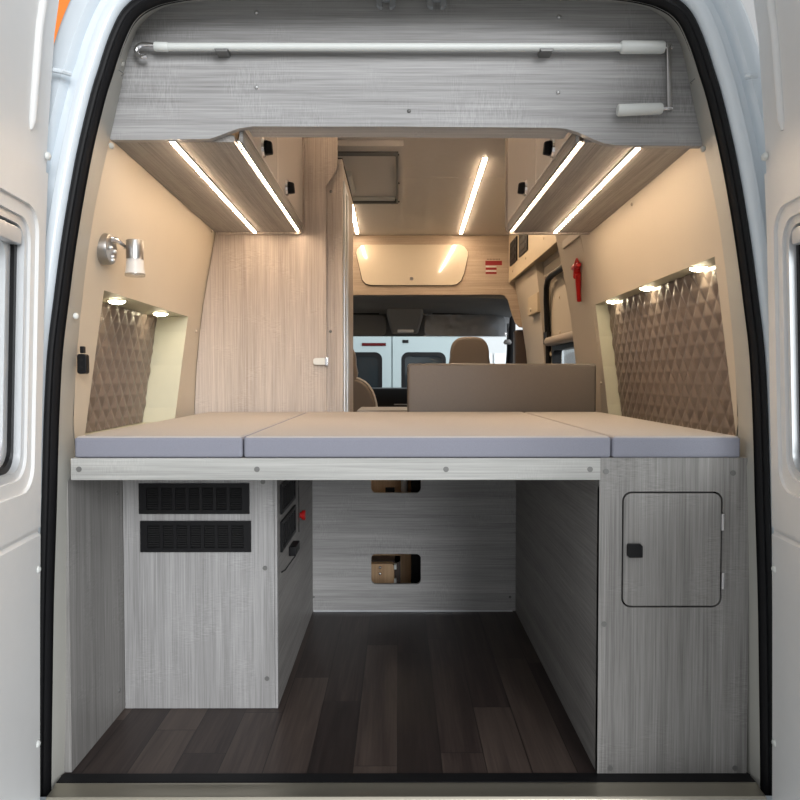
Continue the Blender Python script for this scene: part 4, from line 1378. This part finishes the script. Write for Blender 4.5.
secs = [vsec(0.90, 1.86, YVN + 0.02), vsec(0.97, 1.93, YVN + 0.12), vsec(1.0, 1.96, YVN + 0.6), vsec(1.0, 1.96, YVN + 4.4), vsec(0.95, 1.75, YVN + 4.9), vsec(0.90, 0.6, YVN + 5.8)]
m_ = MB().grid(secs)
m_.bm.faces.new([m_.bm.verts.new(p) for p in vsec(0.90, 1.86, YVN + 0.02)])
m_.bm.faces.new([m_.bm.verts.new(p) for p in vsec(0.90, 0.6, YVN + 5.8)])
m_.build('body', 'vanwhite', vn, angle=50)
for s in (-1, 1):
    xa_, xb_ = sorted((xc + s * 0.008, xc + s * 0.80))
    wx0, wx1 = (X(402, YVN), X(445, YVN)) if s > 0 else (X(338.5, YVN), X(381.5, YVN))
    wz0, wz1 = Z(392, YVN), Z(353, YVN)
    d = holed((xa_, ZG + 0.5, xb_, 1.78), (wx0 - 0.01, wz0 - 0.01, wx1 + 0.01, wz1 + 0.01), 0.09, xz(YVN), -0.02, 0.018, n=6).build('rear_door', 'vanwhite', vn, bevel=0)
    holed((wx0 - 0.01, wz0 - 0.01, wx1 + 0.01, wz1 + 0.01), (wx0 + 0.035, wz0 + 0.035, wx1 - 0.035, wz1 - 0.035), 0.06, xz(YVN), -0.018, 0.0, n=6).build('window_gasket', 'black', d)
    MB().box((wx0, YVN + 0.002, wz0), (wx1, YVN + 0.008, wz1)).build('window_pane', 'darkglass', d)
    # things glimpsed behind the glass as lit panes of the windows beyond
    lx = xc + s * 0.86
    MB().box((lx - 0.05, YVN - 0.03, 0.15), (lx + 0.05, YVN + 0.02, 0.75)).build('tail_light', 'redlens', vn, bevel=0.01)
    MB().tube([(xc + s * 0.80, YVN - 0.02, 0.2), (xc + s * 0.80, YVN - 0.02, 0.3)], 0.015, 8).build('hinge', 'vanwhite', vn)
    for wy in (YVN + 1.0, YVN + 4.6):
        MB().tube([(xc + s * 0.72, wy, ZG + 0.34), (xc + s * 0.96, wy, ZG + 0.34)], 0.34, 28).build('wheel', 'black', vn)
a, b = at(362, 346, YVN), at(386, 343, YVN)
MB().box((a.x, YVN - 0.035, a.z), (b.x, YVN - 0.015, b.z)).build('brake_light', 'redlens', vn, bevel=0.004)
a, b = at(402.5, 343, YVN), at(408.5, 340, YVN)
MB().box((a.x, YVN - 0.035, a.z), (b.x, YVN - 0.015, b.z)).build('lock', 'black', vn, bevel=0.004)
MB().box((xc - 0.95, YVN - 0.12, ZG + 0.40), (xc + 0.95, YVN + 0.05, ZG + 0.62)).build('bumper', 'midgrey', vn, bevel=0.03)

# pale building behind
bl = MB().box((-12, 17, ZG), (3.05, 24, 6))
bld = structure(bl.build('wall_building', 'building', smooth=False))
bld['label'] = 'pale building wall beyond the parked van'
for k in range(3):
    a, b = at(456 + 0, 366, 16.98), at(512, 353.5, 16.98)
    x0_ = a.x + (b.x - a.x) * (k - 1) * 0.68
    w_ = MB().box((x0_, 16.95, a.z - 0.6), (x0_ + (b.x - a.x) * 0.64, 16.99, b.z))
    w_.build('building_window', 'darkglass' if k > 3 else 'alu2', bld, smooth=False)
# orange steel column far left
oc = thing('orange_column', 'orange painted steel column outside, top left beyond the open door', 'column', (-4.05, 9.0, ZG))
MB().box((-4.28, 9.0, ZG), (-3.88, 9.03, 7.5)).box((-4.28, 9.34, ZG), (-3.88, 9.37, 7.5)).box((-4.10, 9.03, ZG), (-4.06, 9.34, 7.5)).build('shaft', 'orange', oc, smooth=False)
MB().box((-4.40, 8.9, ZG), (-3.78, 9.5, ZG + 0.03)).build('base_plate', 'orange', oc)

# ------------------------------------------------------------------ light
w = bpy.data.worlds.new('World')
SC.world = w
w.use_nodes = True
nt = w.node_tree
bg = nt.nodes['Background']
tc = nt.nodes.new('ShaderNodeTexCoord')
dp = nt.nodes.new('ShaderNodeVectorMath')
dp.operation = 'DOT_PRODUCT'
dv = Vector((0.55, -0.62, 0.5)).normalized()
dp.inputs[1].default_value = dv
nt.links.new(tc.outputs['Generated'], dp.inputs[0])
mr_ = nt.nodes.new('ShaderNodeMapRange')
mr_.inputs[1].default_value = -0.5
mr_.inputs[2].default_value = 1.0
mr_.inputs[3].default_value = 0.32
mr_.inputs[4].default_value = 1.15
nt.links.new(dp.outputs['Value'], mr_.inputs[0])
nt.links.new(mr_.outputs[0], bg.inputs['Strength'])
bg.inputs['Color'].default_value = (0.965, 0.985, 1.0, 1)

sun = bpy.data.lights.new('daylight', 'SUN')
sun.energy = 2.4
sun.angle = math.radians(28)
sun.color = (0.97, 0.985, 1.0)
so_ = bpy.data.objects.new('daylight', sun)
COL.objects.link(so_)
so_.rotation_euler = Vector((-0.37, 0.93, -0.27)).to_track_quat('-Z', 'Y').to_euler()
so_.location = (4, -5, 6)

# ------------------------------------------------------------------ camera
cam = bpy.data.cameras.new('camera')
cam.sensor_width = 36
cam.lens = F / 800 * 36
cam.clip_start = 0.02
cam.clip_end = 200
co_ = bpy.data.objects.new('camera', cam)
COL.objects.link(co_)
co_.location = (0, 0, CAM_Z)
co_.rotation_euler = CAM_ROT
SC.camera = co_

vs = SC.view_settings
vs.view_transform = 'Standard'
vs.look = 'None'
vs.exposure = 0.0
vs.gamma = 1.0
vs.use_curve_mapping = False
try:
    SC.cycles.sample_clamp_indirect = 6.0
    SC.cycles.caustics_reflective = False
    SC.cycles.caustics_refractive = False
    SC.cycles.use_denoising = True
except Exception:
    pass
